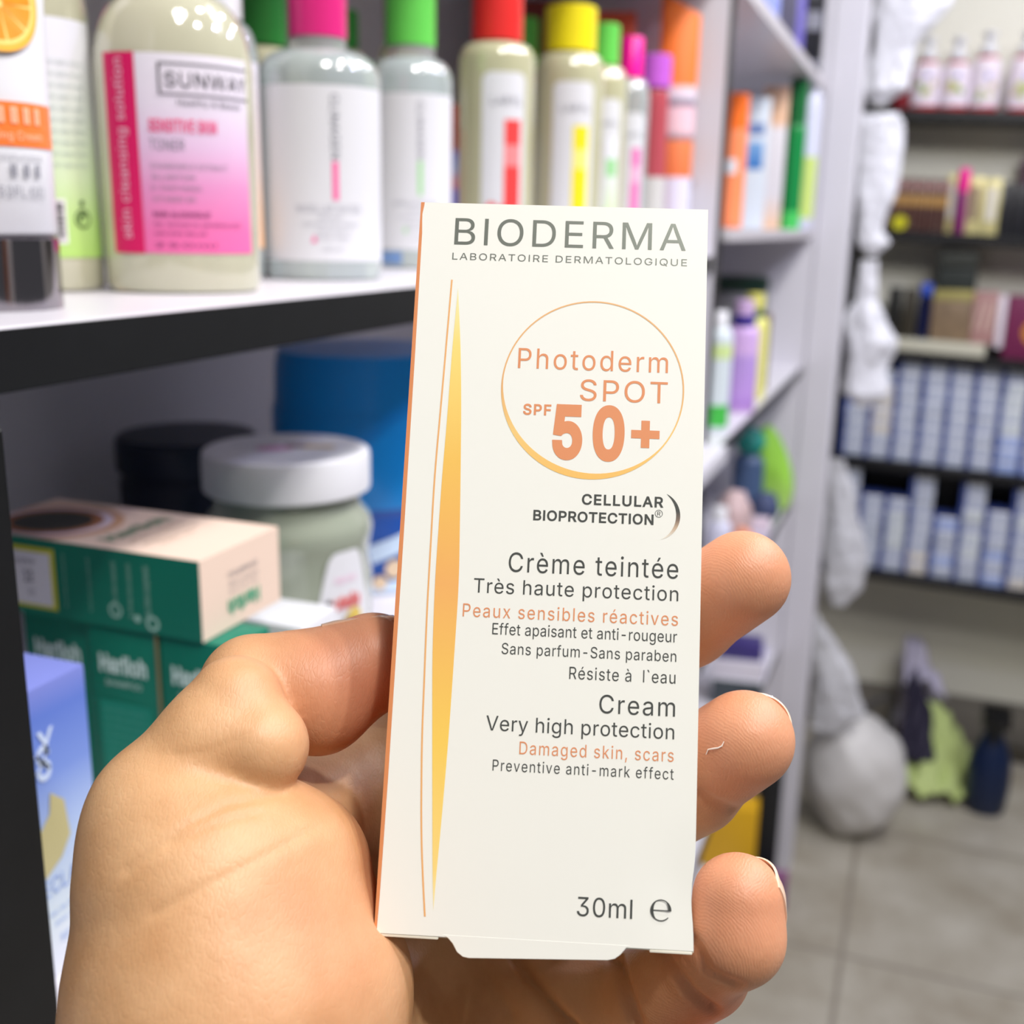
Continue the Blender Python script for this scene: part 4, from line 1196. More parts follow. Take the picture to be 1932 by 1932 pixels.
def bw_carton(front):
    """55 x 60 x 31 mm: blue left end of the front, pale panel with a light upper line"""
    g = G()
    w_, d_, h_ = 0.0545, 0.06, 0.0305
    g.box(-w_ / 2, w_ / 2, -d_ / 2, d_ / 2, 0, h_, 1)
    yf = -d_ / 2 - 0.0003
    xa = -w_ / 2 + 0.0115
    g.add([(xa, yf, 0.0012), (w_ / 2 - 0.0005, yf, 0.0012), (w_ / 2 - 0.0005, yf, 0.0225), (xa, yf, 0.0225)], [(0, 1, 2, 3)], 0)
    g.add([(xa, yf, 0.0225), (w_ / 2 - 0.0005, yf, 0.0225), (w_ / 2 - 0.0005, yf, 0.0295), (xa, yf, 0.0295)], [(0, 1, 2, 3)], 2)
    for k in range(3):
        g.add([(xa + 0.004, yf - 0.0001, 0.006 + k * 0.005), (xa + 0.026 - k * 0.004, yf - 0.0001, 0.006 + k * 0.005), (xa + 0.026 - k * 0.004, yf - 0.0001, 0.0075 + k * 0.005), (xa + 0.004, yf - 0.0001, 0.0075 + k * 0.005)], [(0, 1, 2, 3)], 3)
    o = g.make('small_carton', [front, m_bw_b, m_bw_e, mat('carton_soft_blue_line', (0.58, 0.63, 0.76), rough=0.5)])
    return o


protos = {}


def place_carton(kind, x, y, z, label, group, jit):
    if kind not in protos:
        o = bw_carton({'w': m_bw_w, 'c': m_bw_c, 'p': m_bw_p, 'l': m_bw_l}[kind])
        protos[kind] = o
    else:
        o = protos[kind].copy()
        COL.objects.link(o)
    o.location = (x, y, z)
    o.rotation_euler = (RXT, 0, FR + jit)
    return tag(o, label, 'box', group)


nums = ['first', 'second', 'third', 'fourth', 'fifth', 'sixth', 'seventh', 'eighth', 'ninth', 'tenth']
rnd = random.Random(11)
stacks_up = ['wwwwlw', 'wwccccw', 'wwwwwwww', 'wwwwwwww', 'wwwwwwww', 'wwwwwwww', 'lllppppw', 'lwwwwwl', 'ppwwpp', 'wwwwww']
stacks_lo = ['wwwwwwww', 'wwwwww', 'wwpppw', 'ccwwwwww', 'wlwwl', 'wwppwpww', 'lwlwww', 'cwwwwpww', 'pppppp', 'wwwww']
for key, shelfname, stacks, y_first in (('s4', 'upper', stacks_up, 0.148), ('s5', 'lower', stacks_lo, 0.146)):
    for i, st_ in enumerate(stacks):
        yy = y_first - i * 0.0575
        for k, kind in enumerate(st_):
            x, y, z = rpos(2.815, yy + rnd.uniform(-0.0012, 0.0012), key)
            pos = 'top' if k == len(st_) - 1 else 'bottom' if k == 0 else nums[k] + ' up'
            place_carton(kind, x + rnd.uniform(-0.003, 0.003), y, z + k * 0.0306, f'blue and white carton, {pos}, {nums[i]} stack from left on the {shelfname} carton shelf', f'small cartons stacked on the {shelfname} carton shelf', rnd.uniform(-0.02, 0.02))

# ------------------------------------------------------------------ bags hanging from the end post and lying on the floor
def film_material(name, c, alpha):
    m = mat(name, c, rough=0.38, vary=0.03, scale=25, spec=0.4)
    b = m.node_tree.nodes['Principled BSDF']
    b.inputs['Alpha'].default_value = alpha
    nt = m.node_tree
    tc = nt.nodes.new('ShaderNodeTexCoord')
    vo = nt.nodes.new('ShaderNodeTexVoronoi')
    vo.inputs['Scale'].default_value = 38
    nt.links.new(tc.outputs['Object'], vo.inputs['Vector'])
    bp = nt.nodes.new('ShaderNodeBump')
    bp.inputs['Strength'].default_value = 0.4
    bp.inputs['Distance'].default_value = 0.012
    nt.links.new(vo.outputs['Distance'], bp.inputs['Height'])
    nt.links.new(bp.outputs[0], b.inputs['Normal'])
    return m


m_film = film_material('white_plastic_film', (0.90, 0.90, 0.93), 0.93)
m_film2 = film_material('thin_plastic_film', (0.86, 0.86, 0.88), 0.72)
m_sack = mat('milky_sack_plastic', (0.80, 0.79, 0.78), rough=0.45, vary=0.05, scale=12)


def bag(name, label, pts, wid, seed, m, flat=0.45, n=56, cat='bag'):
    """crumpled plastic bag: rings along a line, wid = half width in y at each ring"""
    rnd = random.Random(seed)
    ph = [rnd.uniform(0, 6.3) for _ in range(8)]
    P_ = [Vector(p) for p in pts]
    S = 80
    vs_, fs = [], []
    for j in range(S + 1):
        u = j / S * (len(P_) - 1)
        i = min(int(u), len(P_) - 2)
        q = u - i
        q2 = q * q * (3 - 2 * q)
        c = P_[i].lerp(P_[i + 1], q)
        w_ = wid[i] * (1 - q2) + wid[i + 1] * q2
        for k in range(n):
            a = 2 * PI * k / n
            f = 1 + 0.10 * math.sin(3 * a + ph[0] + 5 * j / S) + 0.07 * math.sin(5 * a + ph[1] - 8 * j / S) + 0.06 * math.sin(9 * j / S * 2 + 2 * a + ph[2]) + 0.05 * abs(math.sin(6 * a + ph[3] + 7 * j / S)) + 0.06 * abs(math.sin(4 * a - 16 * j / S + ph[4])) + 0.03 * math.sin(13 * a + 31 * j / S + ph[5])
            vs_.append((c.x + w_ * flat * f * math.cos(a), c.y + w_ * f * math.sin(a), c.z))
    for j in range(S):
        for k in range(n):
            fs.append((j * n + k, j * n + (k + 1) % n, (j + 1) * n + (k + 1) % n, (j + 1) * n + k))
    fs.append(tuple(range(n))[::-1]); fs.append(tuple(range(S * n, (S + 1) * n)))
    b0 = P_[0]
    g = G().add([(v[0] - b0.x, v[1] - b0.y, v[2] - b0.z) for v in vs_], fs)
    o = g.make(name, [m], None, tuple(b0), angle=180)
    return tag(o, label, cat)


bag('plastic_bag', 'white plastic bag hanging highest on the white end post', [(2.31, 0.085, 1.86), (2.31, 0.095, 1.74), (2.31, 0.117, 1.66), (2.31, 0.125, 1.60), (2.31, 0.135, 1.572)], [0.06, 0.055, 0.035, 0.042, 0.012], 2, m_film)
bag('plastic_bag', 'flat white plastic bag hanging on the post second from the top', [(2.31, 0.128, 1.555), (2.31, 0.130, 1.54), (2.31, 0.128, 1.42), (2.31, 0.128, 1.34), (2.31, 0.118, 1.318), (2.31, 0.118, 1.295)], [0.03, 0.038, 0.036, 0.022, 0.026, 0.008], 5, m_film)
bag('plastic_bag', 'lumpy knotted plastic bag hanging beside the third far shelf', [(2.31, 0.122, 1.285), (2.31, 0.120, 1.22), (2.31, 0.118, 1.17), (2.31, 0.105, 1.13), (2.31, 0.112, 1.07), (2.31, 0.108, 1.03), (2.31, 0.11, 0.998)], [0.014, 0.018, 0.036, 0.046, 0.034, 0.042, 0.012], 7, m_film)
bag('plastic_bag', 'thin see-through bag hanging beside the lower carton shelf', [(2.33, 0.150, 0.885), (2.33, 0.135, 0.80), (2.33, 0.118, 0.70), (2.33, 0.115, 0.62), (2.33, 0.118, 0.572)], [0.016, 0.03, 0.040, 0.036, 0.014], 9, m_film2)
bag('plastic_bag', 'thin drooping bag with crumpled film hanging above the big white sack', [(2.34, 0.170, 0.545), (2.34, 0.145, 0.48), (2.34, 0.112, 0.40), (2.34, 0.10, 0.33), (2.34, 0.12, 0.28)], [0.010, 0.03, 0.045, 0.046, 0.030], 12, m_film2)
lumpy('white_sack', 'big milky white sack resting on the floor beside the white post', 'sack', (2.42, 0.055, 0.0), 0.10, 0.112, 0.142, m_sack, 21, 0.09, 0, 2.0)
# wire handle of the sack
tube_pts = [(2.44, 0.06, 0.272), (2.45, 0.03, 0.315), (2.45, 0.0, 0.335), (2.45, -0.02, 0.305), (2.44, -0.01, 0.262)]
o = G().tube(tube_pts, 0.006, 8).make('carry_loop', [mat('grey_cord', (0.25, 0.25, 0.26), rough=0.6)])
tag(o, 'dark grey carrying cord on top of the white sack', 'cord')

# crumpled vest and cloth on the floor
def sheet(name, label, pts, m, cat, th=0.006, seed=1, crumple=0.012):
    """a thick crumpled cloth through a grid of 3D points (rows)"""
    rows, cols = len(pts), len(pts[0])
    rnd = random.Random(seed)
    SU, SV = 8, 8
    vs_ = []
    A = np.array(pts, float)

    def smp(u, v):
        i, j = min(int(u), rows - 2), min(int(v), cols - 2)
        a, b = u - i, v - j
        return (A[i, j] * (1 - a) * (1 - b) + A[i + 1, j] * a * (1 - b) + A[i, j + 1] * (1 - a) * b + A[i + 1, j + 1] * a * b)
    R_, C_ = (rows - 1) * SU, (cols - 1) * SV
    ph = [rnd.uniform(0, 6) for _ in range(4)]
    for i in range(R_ + 1):
        for j in range(C_ + 1):
            p = smp(i / SU, j / SV)
            w_ = crumple * (math.sin(i * 0.9 + ph[0]) * math.cos(j * 0.7 + ph[1]) + 0.5 * math.sin(i * 0.4 - j * 1.3 + ph[2]))
            vs_.append((p[0], p[1], max(0.003, p[2] + w_)))
    k = C_ + 1
    fs = [(i * k + j, i * k + j + 1, (i + 1) * k + j + 1, (i + 1) * k + j) for i in range(R_) for j in range(C_)]
    c = np.mean(np.array(vs_), 0)
    o = G().add([(v[0] - c[0], v[1] - c[1], v[2]) for v in vs_], fs).make(name, [m], None, (c[0], c[1], 0), angle=180)
    s = o.modifiers.new('thick', 'SOLIDIFY')
    s.thickness = th
    s.offset = 1
    return tag(o, label, cat)


sheet('safety_vest', 'crumpled yellow green cloth on the floor right of the white sack', [[(2.62, -0.04, 0.02), (2.60, -0.10, 0.04), (2.62, -0.17, 0.03), (2.66, -0.21, 0.01)], [(2.72, -0.06, 0.08), (2.72, -0.11, 0.11), (2.74, -0.16, 0.09), (2.78, -0.215, 0.03)], [(2.86, -0.07, 0.15), (2.86, -0.115, 0.17), (2.88, -0.155, 0.13), (2.92, -0.21, 0.03)]], mat('neon_cloth', (0.72, 0.78, 0.50), rough=0.7, vary=0.1, scale=20), 'cloth', seed=3)
sheet('dark_cloth', 'dark purple cloth lying between the white sack and the yellow green cloth', [[(2.66, -0.03, 0.06), (2.66, -0.075, 0.085), (2.68, -0.125, 0.09)], [(2.76, -0.045, 0.17), (2.77, -0.08, 0.18), (2.78, -0.105, 0.165)], [(2.88, -0.045, 0.24), (2.88, -0.06, 0.24), (2.88, -0.075, 0.22)]], mat('dark_purple_cloth', (0.13, 0.11, 0.19), rough=0.75), 'cloth', seed=5)
sheet('lilac_cloth', 'pale lilac cloth draped behind the yellow green cloth', [[(2.84, -0.035, 0.20), (2.85, -0.08, 0.22), (2.86, -0.14, 0.19)], [(2.93, -0.03, 0.30), (2.93, -0.06, 0.31), (2.93, -0.10, 0.23)], [(2.98, -0.03, 0.02), (2.98, -0.07, 0.02), (2.98, -0.15, 0.02)]], mat('pale_lilac_cloth', (0.74, 0.72, 0.80), rough=0.7), 'cloth', seed=8)
t = thing('spray_bottle', 'navy blue spray bottle with black head on the floor at the right', 'bottle', (2.66, -0.245, 0.0), FR)
G().lathe([(0.0, 0.0), (0.040, 0.0), (0.046, 0.008), (0.050, 0.06), (0.050, 0.10), (0.045, 0.14), (0.032, 0.175), (0.020, 0.20), (0.017, 0.215)], 32).make('body', [mat('navy_bottle', (0.05, 0.12, 0.25), rough=0.35, vary=0.15)], t)
g = G().box(-0.030, 0.030, -0.045, 0.022, 0.225, 0.262)
g.box(-0.010, 0.010, -0.060, -0.045, 0.238, 0.254)
g.box(-0.008, 0.008, -0.038, -0.028, 0.185, 0.226)
g.lathe([(0.019, 0.208), (0.020, 0.21), (0.020, 0.226)], 20)
g.make('spray_head', [mat('black_trigger', (0.06, 0.06, 0.07), rough=0.4)], t, bevel=0.002)
o = G().box(-0.13, 0.13, -0.02, 0.02, 0, 0.028).make('floor_pipe', [mat('brown_grey_trim', (0.26, 0.24, 0.20), rough=0.5)], None, (2.97, -0.36, 0.0), (0, 0, PI / 2), 0.004)
tag(o, 'low dark strip lying along the far wall behind the spray bottle', 'strip')

# ------------------------------------------------------------------ the carton in the hand
MM = 0.001
BOXM = Matrix(((0.29677, 0.391, -0.87123, 0.14306),
               (-0.95493, 0.1155, -0.27344, 0.0749),
               (-0.00628, 0.91311, 0.40766, 1.22577),
               (0, 0, 0, 1)))
BW, BH, BD = 52.0, 129.0, 28.0
ORX = -0.75          # the orange side print wraps this far onto the front


def gloss(o, v):
    return o


m_paper = mat('carton_white_board', (0.955, 0.955, 0.925), rough=0.32, vary=0.012, scale=25, coat=0.25)
m_board = mat('carton_raw_board', (0.93, 0.915, 0.85), rough=0.7, vary=0.03)
m_orange_side = mat('carton_orange_print', (0.87, 0.56, 0.36), rough=0.38, vary=0.05, scale=60, coat=0.2)
m_ink = mat('carton_grey_ink', (0.30, 0.31, 0.30), rough=0.3, spec=0.6)
m_foil = mat('carton_silver_ink', (0.50, 0.52, 0.49), rough=0.32, metal=0.55)
m_salmon = mat('carton_orange_ink', (0.885, 0.585, 0.41), rough=0.35)
m_line = mat('carton_light_orange_ink', (0.93, 0.70, 0.46), rough=0.35)

carton = thing('carton', 'white and orange face cream carton held upright in the hand', 'box')
carton.matrix_world = BOXM


def mmv(L):
    return [(x * MM, y * MM, z * MM) for x, y, z in L]


# body: front panel white, left side orange, with a shallow dent low on the right where the finger presses
g = G()
NX, NY = 26, 60
X0, X1 = ORX, BW


def dent(x, y):
    """inward push (mm) at the right edge under the lowest fingertip"""
    return 0.55 * math.exp(-((y - 8.5) / 4.5) ** 2) * max(0, (x - 44) / 8.0) ** 2


fv = []
for j in range(NY + 1):
    for i in range(NX + 1):
        x = X0 + (X1 - X0) * i / NX
        y = BH * j / NY
        d = dent(x, y)
        z = -0.25 * math.exp(-((x - 50) / 5.0) ** 2 - ((y - 9) / 8.0) ** 2) * 1.2
        fv.append((x - d, y, z))
ff, fm = [], []
for j in range(NY):
    for i in range(NX):
        a = j * (NX + 1) + i
        ff.append((a, a + 1, a + NX + 2, a + NX + 1))
g.add(mmv(fv), ff, 0)
# side and back walls follow the front outline


def wall(pts, mi):
    n = len(pts)
    v = [p for p in pts] + [(p[0], p[1], -BD) for p in pts]
    g.add(mmv(v), [(i, n + i, n + i + 1, i + 1) for i in range(n - 1)], mi)


right = [fv[j * (NX + 1) + NX] for j in range(NY + 1)]
left = [fv[j * (NX + 1)] for j in range(NY + 1)][::-1]
wall(right, 0)
wall(left, 1)
wall([fv[NY * (NX + 1) + i] for i in range(NX + 1)][::-1], 0)
g.poly(mmv([(X0, 0, -BD), (X0, BH, -BD), (X1, BH, -BD), (X1, 0, -BD)]), 0)
body = g.make('body', [m_paper, m_orange_side], carton, bevel=0.0, smooth=True, angle=30)

# closed bottom: tuck panels, the front flap that hangs over them and the raw card edges
g = G()
g.prism([(X0 * MM, -BD * MM), (BW * MM, -BD * MM), (BW * MM, -0.2 * MM), (X0 * MM, -0.2 * MM)], -0.0002, 0.0002, 0)
g.move(lambda x, y, z: (x, z, y))
bottom = g.make('bottom_panel', [m_board], carton)
g = G()
flap = [(10.3, 0.4), (11.6, -0.2), (12.4, -1.0), (13.2, -2.3), (14.2, -3.0), (15.2, -3.15), (38.0, -2.2), (39.2, -1.9), (40.1, -1.2), (41.0, -0.1), (41.8, 0.4)]
flap = [(x, y) for x, y in flap]
g.prism([(x * MM, y * MM) for x, y in flap], -0.45 * MM, 0.02 * MM, 0)
g.make('front_flap', [m_paper], carton, bevel=0.0001, seg=1)
for x0, x1, dy, nm in ((0.2, 10.0, -0.55, 'tuck_edge'), (44.8, 51.8, -0.6, 'tuck_edge')):
    g = G()
    g.box(x0 * MM, x1 * MM, dy * MM, 0.0 * MM, -BD * 0.9 * MM, -0.1 * MM)
    g.make(nm, [m_board], carton, bevel=0.0002, seg=2)
for x0, x1 in ((10.0, 15.0), (38.5, 44.6)):
    g = G()
    g.add(mmv([(x0, -0.05, -0.4), (x1, -0.05, -0.4), (x1, -0.6, -16), (x0, -0.6, -16)]), [(0, 1, 2, 3)])
    g.make('dust_flap', [m_board], carton)

# orange strip on the front fold and the printed marks, a hair above the board
ZP = 0.035


def P3(x, y, z=ZP):
    return (x * MM, y * MM, z * MM)


g = G()
edge = [(X0 + 0.01, 0.0), (X0 + 0.01, BH), (-0.05, BH), (-0.12, BH - 0.8), (-0.35, BH - 2.2), (-0.32, BH - 3.5), (-0.18, BH - 6), (-0.05, 100), (0.0, 60), (-0.02, 25), (-0.15, 6), (-0.3, 0.0)]
g.poly([P3(x, y) for x, y in edge])
g.make('orange_edge_print', [m_orange_side], carton)


def strip(left, right, mi=0):
    """ribbon between two polylines given from top to bottom with the same number of points"""
    n = len(left)
    g.add([P3(*p) for p in left] + [P3(*p) for p in right], [(i, n + i, n + i + 1, i + 1) for i in range(n - 1)], mi)


def dense(L, n):
    """resample a polyline by y with a smooth curve"""
    ys = np.array([p[1] for p in L])[::-1]
    xs = np.array([p[0] for p in L])[::-1]
    t = np.linspace(ys[0], ys[-1], n)
    x = np.interp(t, ys, xs)
    k = np.ones(7) / 7
    xp = np.pad(x, 3, mode='edge')
    # keep end slopes
    xp[:3] = x[0] - (x[3:0:-1] - x[0])
    xp[-3:] = x[-1] + (x[-1] - x[-2:-5:-1])
    x = np.convolve(xp, k, mode='valid')
    return list(zip(x, t))[::-1]


g = G()
spL = [(7.04, 112.6), (6.63, 101.33), (6.42, 87.05), (6.14, 77.39), (5.97, 58.63), (6.25, 46.52), (7.12, 31.67), (7.99, 17.46), (8.52, 8.83), (8.95, 4.03)]
spR = [(7.04, 112.6), (8.14, 101.38), (8.84, 90.65), (9.44, 77.52), (10.19, 58.81), (10.07, 46.69), (9.87, 31.8), (9.43, 17.53), (9.05, 8.86), (8.95, 4.03)]
strip(dense(spL, 80), dense(spR, 80))
m_spike = grad_mat('carton_spike_print', [(0.0, (0.985, 0.93, 0.70)), (0.06, (0.985, 0.86, 0.52)), (0.25, (0.98, 0.82, 0.38)), (0.5, (0.955, 0.705, 0.405)), (0.7, (0.96, 0.77, 0.38)), (0.9, (0.975, 0.87, 0.50)), (1.0, (0.985, 0.93, 0.72))], 'Y', 0.004, 0.113, rough=0.35)
g.make('spike_print', [m_spike], carton)
g = G()
ln = dense([(5.81, 114.12), (5.33, 95.83), (4.79, 77.34), (4.87, 53.86), (5.32, 31.58), (6.07, 17.36), (6.73, 10.18), (7.57, 3.03)], 80)
strip([(x - 0.13, y) for x, y in ln], [(x + 0.17, y) for x, y in ln])
g.make('arc_line_print', [m_line], carton)
# circle with its crescent
g = G()
CX, CY, CR = 32.1, 94.4, 16.3
N = 96
outer = [(CX + CR * math.cos(2 * PI * i / N), CY + CR * math.sin(2 * PI * i / N) * 1.008) for i in range(N + 1)]
inner = []
for i in range(N + 1):
    a = 2 * PI * i / N
    t = 0.26
    dd = (a - R(248) + PI) % (2 * PI) - PI
    if abs(dd) < R(75):
        t += 0.95 * math.cos(dd / R(75) * PI / 2) ** 1.3
    inner.append((CX + (CR - t) * math.cos(a), CY + (CR - t) * math.sin(a) * 1.008))
g.add([P3(*p) for p in outer] + [P3(*p) for p in inner], [(i, i + 1, N + 2 + i, N + 1 + i) for i in range(N)])
m_ring = grad_mat('carton_ring_print', [(0.0, (0.96, 0.76, 0.42)), (0.25, (0.955, 0.80, 0.50)), (0.5, (0.91, 0.70, 0.47)), (1.0, (0.92, 0.72, 0.50))], 'Y', 0.078, 0.111, rough=0.35)
g.make('ring_print', [m_ring], carton)
# brackets beside the bold words
g = G()
N = 30
cr_o, cr_i = [], []
for i in range(N + 1):
    t = i / N
    a = R(66) - t * R(145)
    cr_o.append((44.15 + 4.05 * math.cos(a), 72.0 + 4.25 * math.sin(a)))
    th = 0.68 * math.sin(PI * min(1, t * 1.02)) ** 0.8 + 0.02
    cr_i.append((44.15 + (4.05 - th) * math.cos(a), 72.0 + (4.25 - th) * math.sin(a)))
strip(cr_o, cr_i)
m_cres = grad_mat('carton_bracket_print', [(0.0, (0.93, 0.91, 0.86)), (0.25, (0.80, 0.70, 0.60)), (0.42, (0.52, 0.45, 0.40)), (0.6, (0.30, 0.31, 0.30)), (1.0, (0.32, 0.33, 0.32))], 'Y', 0.0678, 0.0762, rough=0.35)
g.make('bracket_print', [m_cres], carton)

TEXT = {
    'silver': [('BIODERMA', 5.85, 48.10, 120.94, 5.13, 0.0, 1.12), ('LABORATOIRE DERMATOLOGIQUE', 5.66, 48.38, 118.02, 1.30, 0.0, 1.15)],
    'orange': [('Photoderm', 18.64, 45.43, 97.85, 3.75, 0.0, 1.12), ('SPOT', 29.96, 45.48, 92.23, 3.9, 0.0, 1.1), ('SPF', 19.95, 24.95, 89.36, 1.85, 0.022, 1.12),
               ('50', 25.33, 38.09, 82.01, 8.8, 0.036, 1.2),
               ('Peaux sensibles réactives', 11.13, 48.23, 52.98, 2.25, 0.0, 1.12), ('Damaged skin, scars', 22.02, 48.02, 30.14, 2.1, 0.0, 1.12)],
    'grey': [('CELLULAR', 31.00, 45.24, 73.51, 1.76, 0.02, 1.1), ('BIOPROTECTION', 22.60, 43.59, 70.38, 1.72, 0.02, 1.06), ('Crème teintée', 18.69, 48.08, 61.08, 3.4, 0.0, 1.1),
             ('Très haute protection', 12.81, 48.18, 57.20, 2.5, 0.0, 1.06), ('Effet apaisant et anti-rougeur', 16.41, 48.12, 50.12, 1.95, 0.0, 1.03),
             ('Sans parfum-Sans paraben', 18.19, 48.08, 46.83, 1.89, 0.0, 1.06), ('Résiste à  l`eau', 29.96, 48.02, 43.13, 2.06, 0.0, 1.08), ('Cream', 35.26, 48.07, 37.62, 3.1, 0.0, 1.1),
             ('Very high protection', 16.15, 48.02, 33.85, 2.47, 0.0, 1.03), ('Preventive anti-mark effect', 17.61, 48.09, 27.21, 1.83, 0.0, 1.12), ('30ml', 32.70, 41.81, 4.52, 3.05, 0.0, 1.02)],
}
for key, m_ in (('silver', m_foil), ('orange', m_salmon), ('grey', m_ink)):
    g = G()
    for s, a, b, y, cap, bold, spc in TEXT[key]:
        write(g, s, a, b, y, cap, P3, bold, spc, res=5)
    if key == 'orange':
        g.poly([P3(x, y) for x, y in ((39.25, 85.7), (41.0, 85.7), (41.0, 84.0), (42.5, 84.0), (42.5, 85.7), (44.25, 85.7), (44.25, 87.2), (42.5, 87.2), (42.5, 88.95), (41.0, 88.95), (41.0, 87.2), (39.25, 87.2))])
    if key == 'grey':
        # estimated sign and the small registered mark
        ex, ey, er = 46.5, 6.15, 1.72
        n = 40
        a0, a1 = R(0), R(318)
        po = [(ex + er * math.cos(a0 + (a1 - a0) * i / n), ey + er * math.sin(a0 + (a1 - a0) * i / n)) for i in range(n + 1)]
        pi_ = []
        for i in range(n + 1):
            a = a0 + (a1 - a0) * i / n
            th = 0.17 + 0.33 * max(0.0, abs(math.cos(a)) - 0.55) / 0.45 * (1 if a < R(260) else 0)
            pi_.append((ex + (er - th) * math.cos(a), ey + (er - th * (0.35 + 0.65 * abs(math.cos(a)) if False else 1)) * math.sin(a)))
        g.add([P3(*p) for p in po] + [P3(*p) for p in pi_], [(i, i + 1, n + 2 + i, n + 1 + i) for i in range(n)])
        g.poly([P3(ex - 1.5, ey - 0.1), P3(ex + 1.72, ey - 0.1), P3(ex + 1.7, ey + 0.06), P3(ex - 1.5, ey + 0.06)])
        n = 24
        rx_, ry_ = 44.47, 72.35
        for i in range(n):
            a, b = 2 * PI * i / n, 2 * PI * (i + 1) / n
            g.poly([P3(rx_ + 0.68 * math.cos(a), ry_ + 0.68 * math.sin(a)), P3(rx_ + 0.68 * math.cos(b), ry_ + 0.68 * math.sin(b)), P3(rx_ + 0.59 * math.cos(b), ry_ + 0.59 * math.sin(b)), P3(rx_ + 0.59 * math.cos(a), ry_ + 0.59 * math.sin(a))])
        write(g, 'R', 44.2, 44.76, 71.98, 0.74, P3)
    g.make({'silver': 'silver_lettering', 'orange': 'orange_lettering', 'grey': 'grey_lettering'}[key], [m_], carton, smooth=False)
HAND = [
    ('palm', (-30.3, 5.8, -2), 21.2, (-23.8, -13.5, -2), 25.5),
    ('palm', (-36.9, 17.3, 0), 13.3, (-29.1, 4.9, -2), 20),
    ('palm', (-15.8, 8.3, -7), 12.5, (-22.5, -3.8, -4), 20),
    ('palm', (-11.0, -10.9, -8), 16, (-24.3, -14.1, -4), 24),
    ('palm', (-24.1, -13.8, -3), 25.5, (-20.1, -53.3, -14), 29),
    ('palm', (-20.1, -53.3, -14), 29, (-24.5, -94.7, -26), 31),
    ('palm', (-7.1, -59.4, -30), 22, (-8.0, -98.3, -34), 26),
    ('palm', (3.3, 40.6, -54), 11, (-9.3, -54.0, -34), 18),
    ('palm', (5.6, 17.9, -56), 12, (-7.1, -56.6, -34), 18),
    ('palm', (10.6, -6.9, -54), 12, (-3.0, -58.2, -34), 18),
    ('palm', (18.6, -26.0, -48), 11.5, (-0.8, -59.9, -34), 17),
    ('palm', (-31.2, 5.9, -18), 14, (-0.9, 28.9, -56), 9),
    ('palm', (-22.4, 13.2, -24), 9, (-0.7, 11.1, -54), 10),
    ('palm', (-9.5, -23.9, -24), 16, (6.4, -28.1, -42), 13),
    ('index', (3.3, 41.8, -54), 11.5, (33.3, 45.9, -48), 9.8),
    ('index', (33.3, 45.9, -48), 9.8, (52.8, 57.0, -33), 9.7),
    ('index', (52.8, 57.0, -33), 9.7, (62.2, 63.9, -19), 9.0),
    ('middle', (5.5, 19.0, -56), 12, (40.0, 12.8, -48), 10),
    ('middle', (40.0, 12.8, -48), 10, (55.0, 24.3, -33), 9.7),
    ('middle', (54.8, 26.3, -31), 9.9, (62.9, 33.8, -19), 9.2),
    ('ring', (13.1, -20.7, -46), 11.5, (43.1, -18.9, -36), 9.6),
    ('ring', (43.1, -18.9, -36), 9.6, (55.9, -7.0, -19), 8.6),
    ('ring', (56.6, -3.2, -14), 8.0, (60.2, 1.1, -8), 7.9),
    ('ring', (60.0, 1.1, -8), 8.0, (60.3, 7.2, -8), 7.9),
    ('little', (21.5, -39.3, -46), 10.5, (45.3, -39.9, -38), 8.6),
    ('little', (45.3, -39.9, -38), 8.6, (55.7, -35.3, -24), 7.6),
    ('little', (55.7, -35.3, -24), 7.6, (59.8, -27.2, -14), 6.8),
    ('thumb', (-36.8, 17.3, 0), 13.0, (-27.5, 36.5, -1), 8.1),
    ('thumbfold', (-29.4, 29.6, 0), 9.5, (-22.2, 29.3, 1), 8.4),
    ('thumbtip', (-27.8, 38.8, -13), 10.2, (-17.4, 39.5, -16), 10.2),
    ('thumbtip', (-17.4, 39.5, -16), 10.2, (-8.3, 44.1, -18), 8.7),
    ('thumbtip', (-8.3, 44.1, -18), 8.7, (-6.2, 45.5, -18), 8.2),
    ('thumbtip', (-15.5, 36.3, -15), 8.5, (-20.2, 36.7, -15), 8.5),
]
CREASES = [
    (2.2,1.15,[(17.4, -6.3), (19.0, -7.8), (25.2, -13.7), (31.3, -19.2), (34.3, -21.6)]),
    (1.8,1.1,[(40.4, -5.5), (40.9, -7.4), (42.7, -12.8), (45.1, -18.4), (45.9, -20.9)]),
    (1.5,1.0,[(48.3, -3.6), (49.3, -4.9), (53.0, -9.1), (56.9, -11.9)]),
    (0.6,1.2,[(12.2, -9.9), (17.4, -15.2), (21.7, -19.8)]),
    (0.7,0.9,[(52.5, 1.1), (54.5, -3.7), (59.4, -5.4)]),
    (0.7,1.0,[(55.0, 23.7), (57.7, 22.2), (62.1, 20.7)]),
    (0.3,0.7,[(-16.9, 22.0), (-23.6, 20.7), (-29.1, 17.2), (-36.8, 10.4)]),
    (0.22,0.65,[(-11.0, 16.8), (-18.1, 12.5), (-24.3, 9.0), (-31.4, 4.7)]),
    (0.2,0.65,[(-19.2, 19.3), (-25.0, 17.8), (-30.6, 14.7)]),
    (0.12,0.6,[(-23.7, 30.8), (-28.6, 28.4), (-33.8, 27.8)]),
]
